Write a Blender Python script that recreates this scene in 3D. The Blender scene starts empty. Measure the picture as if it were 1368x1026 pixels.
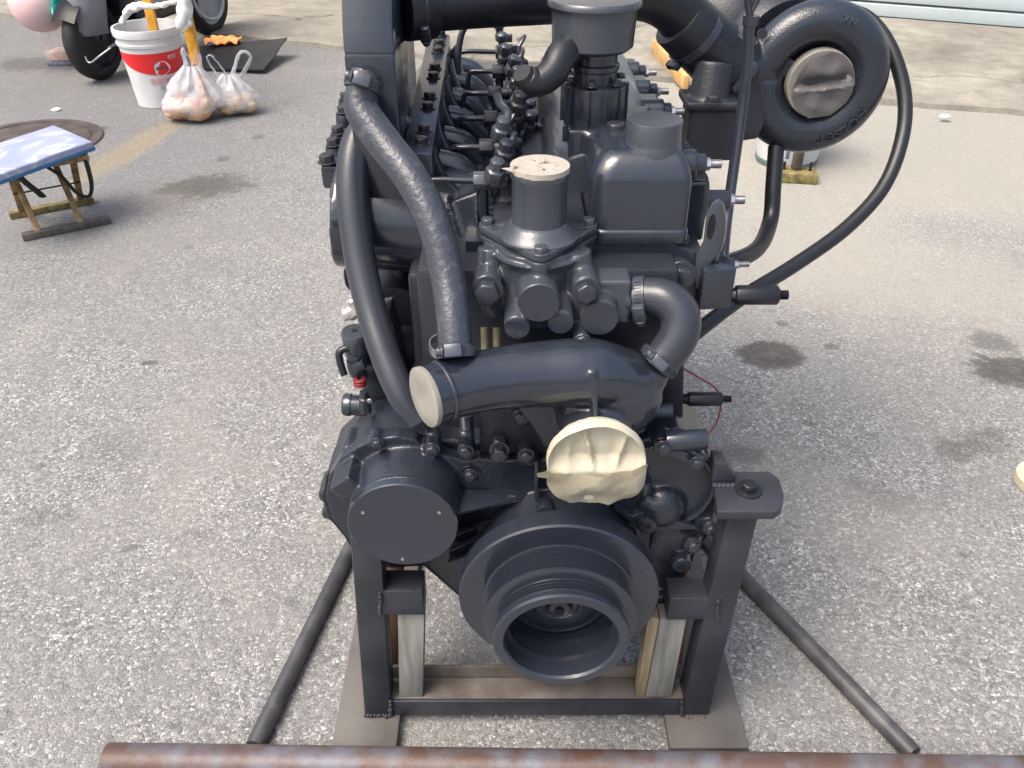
import bpy, bmesh, math, random
from mathutils import Vector, Matrix, noise as mnoise
random.seed(7)
V = Vector
C = bpy.context.scene.collection
# ------------------------------------------------------------------ camera, sky, sun, exposure
PITCH = math.radians(34.5); CH = 1.25; FPX = 1130.0
sc = bpy.context.scene
cam_d = bpy.data.cameras.new('camera'); cam = bpy.data.objects.new('camera', cam_d); C.objects.link(cam)
cam.location = (0, 0, CH); cam.rotation_euler = (math.pi/2 - PITCH, 0, 0)
cam_d.sensor_width = 36; cam_d.lens = 36*FPX/1368; cam_d.clip_start = 0.02; cam_d.clip_end = 200
sc.camera = cam
SUN_EL, SUN_AZ = math.radians(60), math.radians(-122)      # azimuth measured from +Y towards +X
w = bpy.data.worlds.new('World'); sc.world = w; w.use_nodes = True
nt = w.node_tree; bg = nt.nodes['Background']
sky = nt.nodes.new('ShaderNodeTexSky'); sky.sky_type = 'NISHITA'; sky.sun_disc = False
sky.sun_elevation = SUN_EL; sky.sun_rotation = SUN_AZ
sky.air_density = 1.0; sky.dust_density = 7.0; sky.ozone_density = 0.6
nt.links.new(sky.outputs[0], bg.inputs[0]); bg.inputs[1].default_value = 0.14
sun_d = bpy.data.lights.new('sun', 'SUN'); sun = bpy.data.objects.new('sun', sun_d); C.objects.link(sun)
sun_d.energy = 1.25; sun_d.angle = math.radians(34); sun_d.color = (1.0, 0.95, 0.88)
sd = V((math.sin(SUN_AZ)*math.cos(SUN_EL), math.cos(SUN_AZ)*math.cos(SUN_EL), math.sin(SUN_EL)))
sun.rotation_euler = sd.to_track_quat('Z', 'Y').to_euler(); sun.location = (3, -2, 6)
sc.view_settings.view_transform = 'Standard'; sc.view_settings.look = 'None'
sc.view_settings.exposure = 1.0; sc.view_settings.gamma = 1

# ------------------------------------------------------------------ measuring helpers (photo survey -> metres)
CP, SP = math.cos(PITCH), math.sin(PITCH)
def ray(px, py):
    u = (px-684)/FPX; v = (513-py)/FPX
    return V((u, CP+v*SP, -SP+v*CP))
def at(px, py, Y):
    d = ray(px, py); t = Y/d.y
    return V((d.x*t, Y, CH+d.z*t))
def gz(px, py, z=0.0):
    d = ray(px, py); t = (z-CH)/d.z
    return V((d.x*t, d.y*t, z))
def ax(px, py, X):
    d = ray(px, py); t = X/d.x
    return V((X, d.y*t, CH+d.z*t))
def mm(n, px, py, Y):
    return n*(Y/ray(px, py).y)/FPX

# ------------------------------------------------------------------ materials
def mat(name, base, rough=.5, metal=0.0, var=.0, vscale=8, bump=0, bscale=60, coat=0, base2=None, lo=.4, hi=.6, spec=.5, trans=0, alpha=1, detail=6, rvar=0, stretch=None):
    m = bpy.data.materials.new(name); m.use_nodes = True
    n = m.node_tree.nodes; l = m.node_tree.links; b = n['Principled BSDF']
    b.inputs['Base Color'].default_value = (*base, 1); b.inputs['Roughness'].default_value = rough
    b.inputs['Metallic'].default_value = metal; b.inputs['Coat Weight'].default_value = coat
    b.inputs['Specular IOR Level'].default_value = spec
    b.inputs['Transmission Weight'].default_value = trans; b.inputs['Alpha'].default_value = alpha
    b.inputs['Coat Roughness'].default_value = .15
    tc = n.new('ShaderNodeTexCoord'); src = tc.outputs['Object']
    if stretch:
        mpg = n.new('ShaderNodeMapping'); mpg.inputs['Scale'].default_value = stretch; l.new(src, mpg.inputs['Vector']); src = mpg.outputs[0]
    if var or base2:
        t = n.new('ShaderNodeTexNoise'); t.inputs['Scale'].default_value = vscale; t.inputs['Detail'].default_value = detail
        l.new(src, t.inputs['Vector'])
        r = n.new('ShaderNodeValToRGB'); r.color_ramp.elements[0].position = lo; r.color_ramp.elements[1].position = hi
        c2 = base2 or tuple(min(1, c*(1+var)) for c in base)
        c1 = base if base2 else tuple(c*(1-var) for c in base)
        r.color_ramp.elements[0].color = (*c1, 1); r.color_ramp.elements[1].color = (*c2, 1)
        l.new(t.outputs['Fac'], r.inputs['Fac']); l.new(r.outputs['Color'], b.inputs['Base Color'])
        if rvar:
            mr = n.new('ShaderNodeMapRange'); mr.inputs[1].default_value = .3; mr.inputs[2].default_value = .7
            mr.inputs[3].default_value = rough-rvar; mr.inputs[4].default_value = rough+rvar
            l.new(t.outputs['Fac'], mr.inputs[0]); l.new(mr.outputs[0], b.inputs['Roughness'])
    if bump:
        t2 = n.new('ShaderNodeTexNoise'); t2.inputs['Scale'].default_value = bscale; t2.inputs['Detail'].default_value = 4
        l.new(src, t2.inputs['Vector'])
        bp = n.new('ShaderNodeBump'); bp.inputs['Strength'].default_value = bump; bp.inputs['Distance'].default_value = .002
        l.new(t2.outputs['Fac'], bp.inputs['Height']); l.new(bp.outputs['Normal'], b.inputs['Normal'])
    return m
PAINT = mat('engine_paint', (.022, .027, .039), .20, 0, .12, 6, .12, 120, lo=.25, hi=.75, rvar=.11, spec=.8)
CASTP = mat('painted_casting', (.021, .026, .037), .23, 0, .14, 8, .34, 300, lo=.25, hi=.75, rvar=.12, spec=.65)
GREYP = mat('painted_casting_light', (.048, .056, .070), .23, 0, .12, 8, .16, 200, lo=.25, hi=.75, rvar=.12, spec=.7)
DARKP = mat('painted_block', (.019, .022, .030), .42, 0, .2, 10, .35, 260, lo=.25, hi=.75)
HOSE = mat('painted_rubber_hose', (.031, .035, .046), .28, 0, .06, 9, .10, 300, lo=.25, hi=.75)
WORNH = mat('worn_painted_hose', (.040, .046, .060), .33, 0, 0, 70, .6, 150, base2=(.10, .108, .12), lo=.55, hi=.85)
BOLTP = mat('painted_bolt', (.026, .030, .041), .28, spec=.65)
RUBBER = mat('black_rubber', (.013, .015, .019), .40, 0, .15, 12, .12, 160, lo=.25, hi=.75)
BLACKM = mat('black_paint', (.011, .012, .016), .36, 0, .15, 12, .08, 140, lo=.25, hi=.75)
HOLE_SHADE = mat('bore_shade', (.006, .006, .008), .8)  # near-black, for solid pieces that stand in for the shade inside holes
ZINC = mat('zinc_plated_steel', (.42, .43, .44), .35, .85, .2, 40, .1, 200)
STEELP = mat('painted_clamp', (.055, .064, .082), .30, .2, .2, 40, .1, 150)
TAPE = mat('cream_masking_tape', (.46, .42, .30), .55, 0, 0, 14, .35, 70, base2=(.53, .50, .41), lo=.35, hi=.65)
PAPER = mat('masking_paper', (.25, .238, .212), .55, 0, .1, 20, .1, 60)
FILM = mat('grey_film_cover', (.105, .10, .098), .30, 0, .15, 14, .15, 40)
STANDP = mat('stand_paint', (.026, .028, .037), .42, 0, .22, 14, .2, 160)
RUNNER = mat('grey_runner_steel', (.06, .056, .052), .6, 0, 0, 9, .3, 120, base2=(.115, .108, .098), lo=.3, hi=.7, detail=9)
RUST = mat('rusty_steel', (.055, .043, .036), .7, 0, 0, 12, .4, 160, base2=(.155, .135, .118), lo=.35, hi=.62, detail=9)
WEATH = mat('weathered_wood', (.14, .138, .124), .75, 0, 0, 60, .4, 140, base2=(.30, .298, .272), lo=.3, hi=.7, stretch=(1, 1, .12))
PALEW = mat('pale_cut_wood', (.30, .235, .14), .7, 0, .25, 60, .3, 120, stretch=(1, 1, .12))
BROWNW = mat('brown_wood', (.20, .12, .07), .7, 0, .3, 50, .3, 100, stretch=(1, 1, .15))
STOOLW = mat('stool_wood', (.26, .165, .075), .6, 0, .3, 30, .2, 100)
MOSSW = mat('mossy_wood', (.17, .14, .055), .8, 0, .35, 40, .2, 100)
GREYW = mat('grey_wood', (.085, .075, .068), .75, 0, .3, 30, .25, 100)
YELP = mat('yellow_painted_wood', (.55, .27, .02), .5, 0, .18, 30, .15, 90)
WHITEP = mat('white_plastic', (.60, .61, .62), .4, 0, .05, 9, .03, 40)
RED = mat('red_print', (.62, .02, .025), .45)
PINK = mat('pink_gloss_shell', (.72, .50, .50), .22, 0, .04, 6, 0, 40)
TEAL = mat('teal_strap', (.02, .42, .33), .5, 0, .25, 40)
SCGREY = mat('scooter_grey_plastic', (.30, .32, .34), .35, 0, .08, 8)
ORANGE = mat('orange_cloth', (.75, .22, .04), .8, 0, 0, 24, .4, 60, base2=(.80, .38, .16))
WHITEC = mat('white_cloth', (.66, .66, .64), .85, 0, .12, 30, .4, 80)
REDW = mat('red_wire', (.22, .03, .03), .5)
SILVER = mat('silver_foil', (.45, .44, .42), .45, .5, .3, 60, .8, 90)

def ground_mat():
    m = bpy.data.materials.new('asphalt'); m.use_nodes = True
    n = m.node_tree.nodes; l = m.node_tree.links; b = n['Principled BSDF']
    geo = n.new('ShaderNodeNewGeometry'); pos = geo.outputs['Position']
    def noise(scale, detail=4, dist=0, vec=None):
        t = n.new('ShaderNodeTexNoise'); t.inputs['Scale'].default_value = scale; t.inputs['Detail'].default_value = detail
        t.inputs['Distortion'].default_value = dist; l.new(vec or pos, t.inputs['Vector']); return t
    def math_(op, a, c, clamp=False):
        x = n.new('ShaderNodeMath'); x.operation = op; x.use_clamp = clamp
        for i, q in enumerate((a, c)):
            if q is None: continue
            if isinstance(q, (int, float)): x.inputs[i].default_value = q
            else: l.new(q, x.inputs[i])
        return x.outputs[0]
    def mrange(f, a, c, d=0, e=1):
        x = n.new('ShaderNodeMapRange'); x.interpolation_type = 'SMOOTHSTEP'
        l.new(f, x.inputs[0])
        for i, q in enumerate((a, c, d, e)): x.inputs[i+1].default_value = q
        return x.outputs[0]
    def ramp(f, stops):
        r = n.new('ShaderNodeValToRGB')
        while len(r.color_ramp.elements) < len(stops): r.color_ramp.elements.new(.5)
        for e, (p, c) in zip(r.color_ramp.elements, stops): e.position = p; e.color = (*c, 1)
        l.new(f, r.inputs['Fac']); return r.outputs['Color']
    def mix(f, a, c, mode='MIX'):
        x = n.new('ShaderNodeMix'); x.data_type = 'RGBA'; x.blend_type = mode
        if isinstance(f, (int, float)): x.inputs[0].default_value = f
        else: l.new(f, x.inputs[0])
        for i, q in ((6, a), (7, c)):
            if isinstance(q, tuple): x.inputs[i].default_value = (*q, 1)
            else: l.new(q, x.inputs[i])
        return x.outputs[2]
    # warped position so chips are not perfect cells
    wn = noise(90, 2); wm = n.new('ShaderNodeMix'); wm.data_type = 'VECTOR'
    va = n.new('ShaderNodeVectorMath'); va.operation = 'SCALE'; va.inputs['Scale'].default_value = .012
    l.new(wn.outputs['Color'], va.inputs[0])
    vb = n.new('ShaderNodeVectorMath'); vb.operation = 'ADD'; l.new(pos, vb.inputs[0]); l.new(va.outputs[0], vb.inputs[1])
    vo = n.new('ShaderNodeTexVoronoi'); vo.inputs['Scale'].default_value = 185; l.new(vb.outputs[0], vo.inputs['Vector'])
    ve = n.new('ShaderNodeTexVoronoi'); ve.feature = 'DISTANCE_TO_EDGE'; ve.inputs['Scale'].default_value = 185; l.new(vb.outputs[0], ve.inputs['Vector'])
    sep = n.new('ShaderNodeSeparateColor'); l.new(vo.outputs['Color'], sep.inputs[0])
    chip = ramp(sep.outputs[0], [(0, (.11, .112, .112)), (.3, (.20, .203, .203)), (.65, (.285, .288, .286)), (.88, (.39, .394, .39)), (1, (.60, .603, .595))])
    gap = mrange(ve.outputs['Distance'], .0, .10)
    fine = noise(420, 3)
    col = mix(gap, (.12, .122, .122), chip)
    col = mix(.5, col, ramp(fine.outputs['Fac'], [(.3, (.25, .25, .25)), (.7, (.78, .78, .78))]), 'OVERLAY')
    big = noise(1.3, 5, .6); mid = noise(7, 5, .4)
    col = mix(mrange(mid.outputs['Fac'], .35, .7, 0, .3), col, (.17, .173, .174))
    col = mix(mrange(big.outputs['Fac'], .45, .72, 0, .3), col, (.21, .205, .19))
    dust = noise(2.3, 6, .8, None)
    col = mix(mrange(dust.outputs['Fac'], .48, .68, 0, .38), col, (.29, .283, .25))
    pit = noise(16, 6, .2)
    col = mix(mrange(pit.outputs['Fac'], .62, .74, 0, .65), col, (.075, .075, .074))
    smear = noise(4.5, 7, 1.2)
    col = mix(mrange(smear.outputs['Fac'], .40, .62, .34, 0), col, (.205, .206, .203))
    # ground tinted darker towards the far left, sandier towards the far right
    sx = n.new('ShaderNodeSeparateXYZ'); l.new(pos, sx.inputs[0])
    far = mrange(sx.outputs['Y'], 1.5, 3.6)
    leftm = mrange(sx.outputs['X'], -.3, -1.6)
    fl = math_('MULTIPLY', far, leftm)
    col = mix(math_('MULTIPLY', fl, .55), col, (.125, .129, .134))
    rightm = mrange(math_('ADD', sx.outputs['X'], math_('MULTIPLY', math_('SUBTRACT', mid.outputs['Fac'], .5), 1.6)), -.2, .9)
    sand = math_('MULTIPLY', math_('MULTIPLY', mrange(math_('ADD', sx.outputs['Y'], math_('MULTIPLY', math_('SUBTRACT', big.outputs['Fac'], .5), 2.2)), 1.7, 2.9), rightm), mrange(fine.outputs['Fac'], .2, .6, .5, .95))
    col = mix(math_('MULTIPLY', sand, .75), col, (.36, .345, .30))
    # stains: (x, y, rx, ry, rot, strength, colour)
    sn = noise(34, 8, .8); sn2 = noise(9, 6, .6)
    def ell(cx, cy, rx, ry, rot, soft=.45, wob=.9):
        mp = n.new('ShaderNodeMapping'); mp.vector_type = 'TEXTURE'
        mp.inputs['Location'].default_value = (cx, cy, 0); mp.inputs['Rotation'].default_value = (0, 0, rot); mp.inputs['Scale'].default_value = (rx, ry, 1)
        l.new(pos, mp.inputs['Vector'])
        ln = n.new('ShaderNodeVectorMath'); ln.operation = 'LENGTH'; l.new(mp.outputs[0], ln.inputs[0])
        d = math_('ADD', ln.outputs['Value'], math_('MULTIPLY', math_('SUBTRACT', sn.outputs['Fac'], .5), wob))
        d = math_('ADD', d, math_('MULTIPLY', math_('SUBTRACT', sn2.outputs['Fac'], .5), wob))
        d = math_('ADD', d, math_('MULTIPLY', math_('SUBTRACT', fine.outputs['Fac'], .5), .9))
        return mrange(d, 1+soft, 1-soft)
    def stain(px, py, wx, wy, rot, s, c, soft=.4, wob=.9):
        wob *= 1.5; soft *= .7
        nonlocal col
        g = gz(px, py); k = (g.y*ray(px, py).y + (CH)*-ray(px, py).z)  # distance measure
        t = CH/-ray(px, py).z
        rx = wx*t/FPX; ry = wy*t/FPX/(-ray(px, py-1).z+.0)
        f = ell(g.x, g.y, rx, ry, rot, soft, wob)
        f = math_('MULTIPLY', f, mrange(sn.outputs['Fac'],   .3, .65, .8, 1.0))
        col = mix(math_('MULTIPLY', f, s), col, c)
    stain(1028, 473, 44, 19, 0, .93, (.062, .055, .052), .16, .45)
    stain(1345, 497, 52, 22, -.35, .85, (.045, .045, .044), .4, 1.0)
    stain(1322, 457, 30, 12, -.3, .6, (.06, .06, .06), .5, 1.4)
    stain(1290, 600, 62, 14, .5, .55, (.07, .07, .065), .6, 1.5)
    stain(1185, 660, 60, 20, -.4, .35, (.08, .08, .078), .6, 1.5)
    stain(280, 248, 56, 15, .3, .75, (.05, .047, .045), .5, 1.0)
    stain(220, 268, 50, 20, .3, .3, (.12, .105, .075), .6, 1.0)
    stain(50, 85, 55, 10, 0, .6, (.05, .05, .052), .6, 1.0)
    stain(200, 485, 14, 4, 0, .7, (.06, .06, .06), .4, .8)
    stain(150, 600, 40, 24, .3, .2, (.08, .08, .08), .6, 1.5)
    stain(60, 690, 30, 14, .2, .35, (.07, .07, .07), .6, 1.5)
    stain(995, 605, 30, 12, 0, .5, (.07, .07, .07), .5, 1.2)
    stain(135, 172, 9, 3, 0, .6, (.05, .05, .05), .4, .6)
    stain(298, 212, 8, 4, 0, .5, (.05, .05, .05), .4, .6)
    stain(345, 183, 9, 4, 0, .5, (.05, .05, .05), .4, .6)
    stain(1110, 463, 10, 4, 0, .6, (.06, .06, .06), .4, .6)
    stain(1045, 432, 8, 4, 0, .6, (.06, .06, .06), .4, .6)
    stain(760, 925, 190, 16, 0, .35, (.20, .155, .10), .6, 1.2)
    for q0, q1, st_ in ((gz(330, 52), gz(520, 70), .5), (gz(1140, 137), gz(1380, 152), .55), (gz(840, 104), gz(960, 116), .4)):
        mq = (q0+q1)/2; dq = q1-q0
        col = mix(math_('MULTIPLY', ell(mq.x, mq.y, dq.length*.6, .022, math.atan2(dq.y, dq.x), .5, .8), st_), col, (.07, .065, .058))
    # faded yellow road line
    a = gz(110, 238); c2 = gz(232, 165); mid_ = (a+c2)/2; dv = c2-a
    f = ell(mid_.x, mid_.y, dv.length*.62, .085, math.atan2(dv.y, dv.x), .3, .9)
    wear = mrange(fine.outputs['Fac'], .35, .6, .25, .75)
    col = mix(math_('MULTIPLY', f, math_('MULTIPLY', wear, .55)), col, (.36, .27, .10))
    l.new(col, b.inputs['Base Color'])
    b.inputs['Roughness'].default_value = .78; b.inputs['Specular IOR Level'].default_value = .35
    h = math_('ADD', math_('MULTIPLY', mrange(ve.outputs['Distance'], 0, .3), math_('ADD', math_('MULTIPLY', sep.outputs[1], .9), .3)), math_('MULTIPLY', fine.outputs['Fac'], .5))
    bp = n.new('ShaderNodeBump'); bp.inputs['Strength'].default_value = .6; bp.inputs['Distance'].default_value = .0025
    l.new(h, bp.inputs['Height']); l.new(bp.outputs['Normal'], b.inputs['Normal'])
    return m
ASPHALT = ground_mat()

def concrete_mat():
    m = bpy.data.materials.new('dirty_concrete'); m.use_nodes = True
    n = m.node_tree.nodes; l = m.node_tree.links; b = n['Principled BSDF']
    tc = n.new('ShaderNodeNewGeometry'); pos = tc.outputs['Position']
    def noise(s, d=6, di=.5):
        t = n.new('ShaderNodeTexNoise'); t.inputs['Scale'].default_value = s; t.inputs['Detail'].default_value = d; t.inputs['Distortion'].default_value = di
        l.new(pos, t.inputs['Vector']); return t.outputs['Fac']
    def ramp(f, stops):
        r = n.new('ShaderNodeValToRGB')
        while len(r.color_ramp.elements) < len(stops): r.color_ramp.elements.new(.5)
        for e, (p, c) in zip(r.color_ramp.elements, stops): e.position = p; e.color = (*c, 1)
        l.new(f, r.inputs['Fac']); return r.outputs['Color']
    x = n.new('ShaderNodeMix'); x.data_type = 'RGBA'; x.blend_type = 'MULTIPLY'; x.inputs[0].default_value = 1
    l.new(ramp(noise(1.6), [(.3, (.20, .187, .16)), (.55, (.30, .284, .245)), (.75, (.37, .35, .305))]), x.inputs[6])
    l.new(ramp(noise(9), [(.3, (.72, .72, .72)), (.65, (1, 1, 1))]), x.inputs[7])
    y = n.new('ShaderNodeMix'); y.data_type = 'RGBA'; y.blend_type = 'MULTIPLY'; y.inputs[0].default_value = .8
    l.new(x.outputs[2], y.inputs[6]); l.new(ramp(noise(60), [(.3, (.75, .75, .75)), (.6, (1, 1, 1))]), y.inputs[7])
    vc = n.new('ShaderNodeTexVoronoi'); vc.feature = 'DISTANCE_TO_EDGE'; vc.inputs['Scale'].default_value = .55
    wv = n.new('ShaderNodeTexNoise'); wv.inputs['Scale'].default_value = 2.2; wv.inputs['Detail'].default_value = 7; l.new(pos, wv.inputs['Vector'])
    ad = n.new('ShaderNodeVectorMath'); ad.operation = 'MULTIPLY_ADD'; l.new(wv.outputs['Color'], ad.inputs[0]); ad.inputs[1].default_value = (.7, .7, .7); l.new(pos, ad.inputs[2]); l.new(ad.outputs[0], vc.inputs['Vector'])
    cm = n.new('ShaderNodeMapRange'); cm.inputs[1].default_value = .002; cm.inputs[2].default_value = .009; cm.inputs[3].default_value = .75; cm.inputs[4].default_value = 0; l.new(vc.outputs['Distance'], cm.inputs[0])
    ck = n.new('ShaderNodeMix'); ck.data_type = 'RGBA'; l.new(cm.outputs[0], ck.inputs[0]); l.new(y.outputs[2], ck.inputs[6]); ck.inputs[7].default_value = (.07, .065, .058, 1)
    l.new(ck.outputs[2], b.inputs['Base Color']); b.inputs['Roughness'].default_value = .85
    bp = n.new('ShaderNodeBump'); bp.inputs['Strength'].default_value = .4; bp.inputs['Distance'].default_value = .004
    l.new(noise(40), bp.inputs['Height']); l.new(bp.outputs['Normal'], b.inputs['Normal'])
    return m
CONC = concrete_mat()

# ------------------------------------------------------------------ mesh helpers
W = {}
def finish(bm, bevel=0, seg=2, sharp=38, bev_ang=32):
    bmesh.ops.recalc_face_normals(bm, faces=bm.faces)
    if bevel:
        es = [e for e in bm.edges if len(e.link_faces) == 2 and e.calc_face_angle(0) > math.radians(bev_ang)]
        if es: bmesh.ops.bevel(bm, geom=es, offset=bevel, segments=seg, profile=.5, affect='EDGES', clamp_overlap=True)
    for f in bm.faces: f.smooth = True
    for e in bm.edges:
        if len(e.link_faces) == 2 and e.calc_face_angle(0) > math.radians(sharp): e.smooth = False
def link(name, me, m, parent, origin):
    o = bpy.data.objects.new(name, me); C.objects.link(o)
    if m and not me.materials: me.materials.append(m)
    o.location = origin - (W[parent] if parent else V((0, 0, 0)))
    o.parent = parent; W[o] = origin.copy()
    return o
def obj(name, bm, m, parent=None, bevel=0, seg=2, sharp=38, base_origin=False):
    finish(bm, bevel, seg, sharp)
    vs = [v.co for v in bm.verts]
    lo = V([min(v[i] for v in vs) for i in range(3)]); hi = V([max(v[i] for v in vs) for i in range(3)])
    c = (lo+hi)/2
    if base_origin: c.z = lo.z
    bmesh.ops.translate(bm, verts=bm.verts, vec=-c)
    me = bpy.data.meshes.new(name); bm.to_mesh(me); bm.free()
    return link(name, me, m, parent, c)
def cast(name, bm, m, parent=None, voxel=.0025, smooth=6, adapt=0):
    """a casting: overlapping solids fused with small fillets"""
    bmesh.ops.recalc_face_normals(bm, faces=bm.faces)
    me = bpy.data.meshes.new('t'); bm.to_mesh(me); bm.free()
    o = bpy.data.objects.new('t', me); C.objects.link(o)
    r = o.modifiers.new('r', 'REMESH'); r.mode = 'VOXEL'; r.voxel_size = voxel; r.use_smooth_shade = True
    if smooth:
        s = o.modifiers.new('s', 'SMOOTH'); s.iterations = smooth; s.factor = .5
    dg = bpy.context.evaluated_depsgraph_get(); dg.update()
    m2 = bpy.data.meshes.new_from_object(o.evaluated_get(dg))
    bpy.data.objects.remove(o); bpy.data.meshes.remove(me)
    b2 = bmesh.new(); b2.from_mesh(m2); bpy.data.meshes.remove(m2)
    return obj(name, b2, m, parent, sharp=50)
def empty(name, loc, label, cat, group=None):
    o = bpy.data.objects.new(name, None); C.objects.link(o); o.location = loc; o.empty_display_size = .1
    W[o] = V(loc); return tag(o, label, cat, group)
def tag(o, label=None, cat=None, group=None, kind=None):
    for k, v in (('label', label), ('category', cat), ('group', group), ('kind', kind)):
        if v: o[k] = v
    return o
def basis(axis, up=None):
    z = V(axis).normalized(); up = V(up) if up else (V((0, 0, 1)) if abs(z.z) < .9 else V((0, 1, 0)))
    x = up.cross(z).normalized(); y = z.cross(x)
    return x, y, z
def box(bm, c, size, rot=None):
    r = bmesh.ops.create_cube(bm, size=1)['verts']
    M = Matrix.Translation(V(c)) @ (rot.to_4x4() if rot else Matrix()) @ Matrix.Diagonal((*size, 1))
    bmesh.ops.transform(bm, matrix=M, verts=r); return r
def cyl(bm, p0, p1, r0, r1=None, seg=24):
    return lathe(bm, p0, V(p1)-V(p0), [(0, 0), (r0, 0), (r0 if r1 is None else r1, (V(p1)-V(p0)).length), (0, (V(p1)-V(p0)).length)], seg)
def lathe(bm, o, axis, prof, seg=32, up=None):
    x, y, z = basis(axis, up); o = V(o); rings = []
    for r, t in prof:
        if r < 1e-6: rings.append([bm.verts.new(o+z*t)])
        else: rings.append([bm.verts.new(o+z*t+(x*math.cos(a)+y*math.sin(a))*r) for a in [2*math.pi*i/seg for i in range(seg)]])
    for a, b in zip(rings, rings[1:]):
        if len(a) == 1 and len(b) == 1: continue
        for i in range(seg):
            j = (i+1) % seg
            if len(a) == 1: bm.faces.new((a[0], b[i], b[j]))
            elif len(b) == 1: bm.faces.new((a[j], a[i], b[0]))
            else: bm.faces.new((a[j], a[i], b[i], b[j]))
    return rings
def cat(pts, n=6):
    pts = [V(p) for p in pts]
    if len(pts) < 3 or n < 2: return pts
    q = [pts[0]*2-pts[1]]+pts+[pts[-1]*2-pts[-2]]; out = []
    for i in range(1, len(q)-2):
        a, b, c, d = q[i-1:i+3]
        for k in range(n):
            t = k/n
            out.append(.5*((2*b)+(c-a)*t+(2*a-5*b+4*c-d)*t*t+(3*b-a-3*c+d)*t**3))
    out.append(pts[-1]); return out
def tube(bm, pts, r, seg=14, n=6, caps=True, flat=1.0):
    P = cat(pts, n); N = len(P)
    if isinstance(r, (list, tuple)):
        k = (len(r)-1); R = []
        for i in range(N):
            f = i/(N-1)*k; j = min(int(f), k-1); R.append(r[j]+(r[j+1]-r[j])*(f-j))
    else: R = [r]*N
    x = None; rings = []
    for i in range(N):
        t = (P[min(i+1, N-1)]-P[max(i-1, 0)]).normalized()
        if x is None: x, y, _ = basis(t)
        else: x = (x-t*x.dot(t)).normalized(); y = t.cross(x)
        rings.append([bm.verts.new(P[i]+(x*math.cos(a)+y*math.sin(a)*flat)*R[i]) for a in [2*math.pi*k/seg for k in range(seg)]])
    for a, b in zip(rings, rings[1:]):
        for i in range(seg):
            j = (i+1) % seg; bm.faces.new((a[i], a[j], b[j], b[i]))
    if caps: bm.faces.new(rings[0][::-1]); bm.faces.new(rings[-1])
    return P
def prism(bm, front, vec):
    a = [bm.verts.new(V(p)) for p in front]; b = [bm.verts.new(V(p)+V(vec)) for p in front]; n = len(a)
    bm.faces.new(a); bm.faces.new(b[::-1])
    for i in range(n): bm.faces.new((a[i], b[i], b[(i+1) % n], a[(i+1) % n]))
def ball(bm, c, r, sx=1, sy=1, sz=1, seg=20):
    v = bmesh.ops.create_uvsphere(bm, u_segments=seg, v_segments=seg//2, radius=1)['verts']
    bmesh.ops.transform(bm, matrix=Matrix.Translation(V(c)) @ Matrix.Diagonal((r*sx, r*sy, r*sz, 1)), verts=v)
def B(): return bmesh.new()
BM_CACHE = {}
def bolt(parent, p, axis, r, m=None, h=.75, washer=True, name='bolt', sub=True):
    """hex-head bolt, shared mesh; r = head circumradius in metres"""
    m = BOLTP if m in (None, PAINT) else m
    key = (name, m.name, h, washer)
    if key not in BM_CACHE:
        b = B()
        if washer: lathe(b, (0, 0, 0), (0, 0, 1), [(0, 0), (1.28, 0), (1.28, .14), (1.0, .2), (0, .2)], 20)
        lathe(b, (0, 0, .16 if washer else -.05), (0, 0, 1), [(0, 0), (1, 0), (1, h-.12), (.86, h), (0, h)], 6)
        finish(b, .03, 1, 30); me = bpy.data.meshes.new(name); b.to_mesh(me); b.free(); me.materials.append(m)
        BM_CACHE[key] = me
    o = bpy.data.objects.new(name, BM_CACHE[key]); C.objects.link(o)
    o.parent = parent; o.location = V(p)-W[parent]; W[o] = V(p)
    q = V(axis).normalized().to_track_quat('Z', 'Y'); o.rotation_euler = (q.to_matrix() @ Matrix.Rotation(random.uniform(0, 1), 3, 'Z')).to_euler()
    o.scale = (r, r, r); return o
def clamp(parent, c, axis, r, width=.013, screw_dir=(0, -1, .3), m=None, name='hose_clamp'):
    """worm-drive clamp: slotted band, screw housing, screw head as sub-parts"""
    m = m or STEELP; b = B(); x, y, z = basis(axis)
    lathe(b, V(c)-z*width/2, z, [(r, 0), (r+.0022, 0), (r+.0022, width), (r, width), (r, 0)], 40)
    sdv = V(screw_dir); sdv = (sdv-z*sdv.dot(z)).normalized(); tn = z.cross(sdv)
    for k in range(-9, 10):
        if abs(k) < 3: continue
        a = k*.16; d = sdv*math.cos(a)+tn*math.sin(a)
        R = Matrix((d.cross(z), z, d)).transposed()
        box(b, V(c)+d*(r+.0026), (.0016, width*.62, .0012), R)
    o = obj(name, b, m, parent)
    b = B(); R = Matrix((tn, z, sdv)).transposed()
    box(b, V(c)+sdv*(r+.0065), (.022, width*1.15, .011), R)
    obj('screw_housing', b, m, o, bevel=.0025)
    b = B(); e = V(c)+sdv*(r+.0065)+tn*.011
    lathe(b, e, tn, [(0, 0), (.0058, 0), (.0058, .008), (.0045, .009), (0, .009)], 6)
    lathe(b, e, tn, [(0, 0), (.0075, 0), (.0075, .0025), (0, .0025)], 18)
    obj('clamp_screw', b, m, o, bevel=.0006, seg=1)
    return o

# ------------------------------------------------------------------ the setting
b = B()
for a in [(-45, -30, 0)]:
    vs = [b.verts.new(p) for p in ((-40, -20, 0), (40, -20, 0), (40, 60, 0), (-40, 60, 0))]; b.faces.new(vs)
tag(obj('ground', b, ASPHALT), kind='structure')
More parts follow.
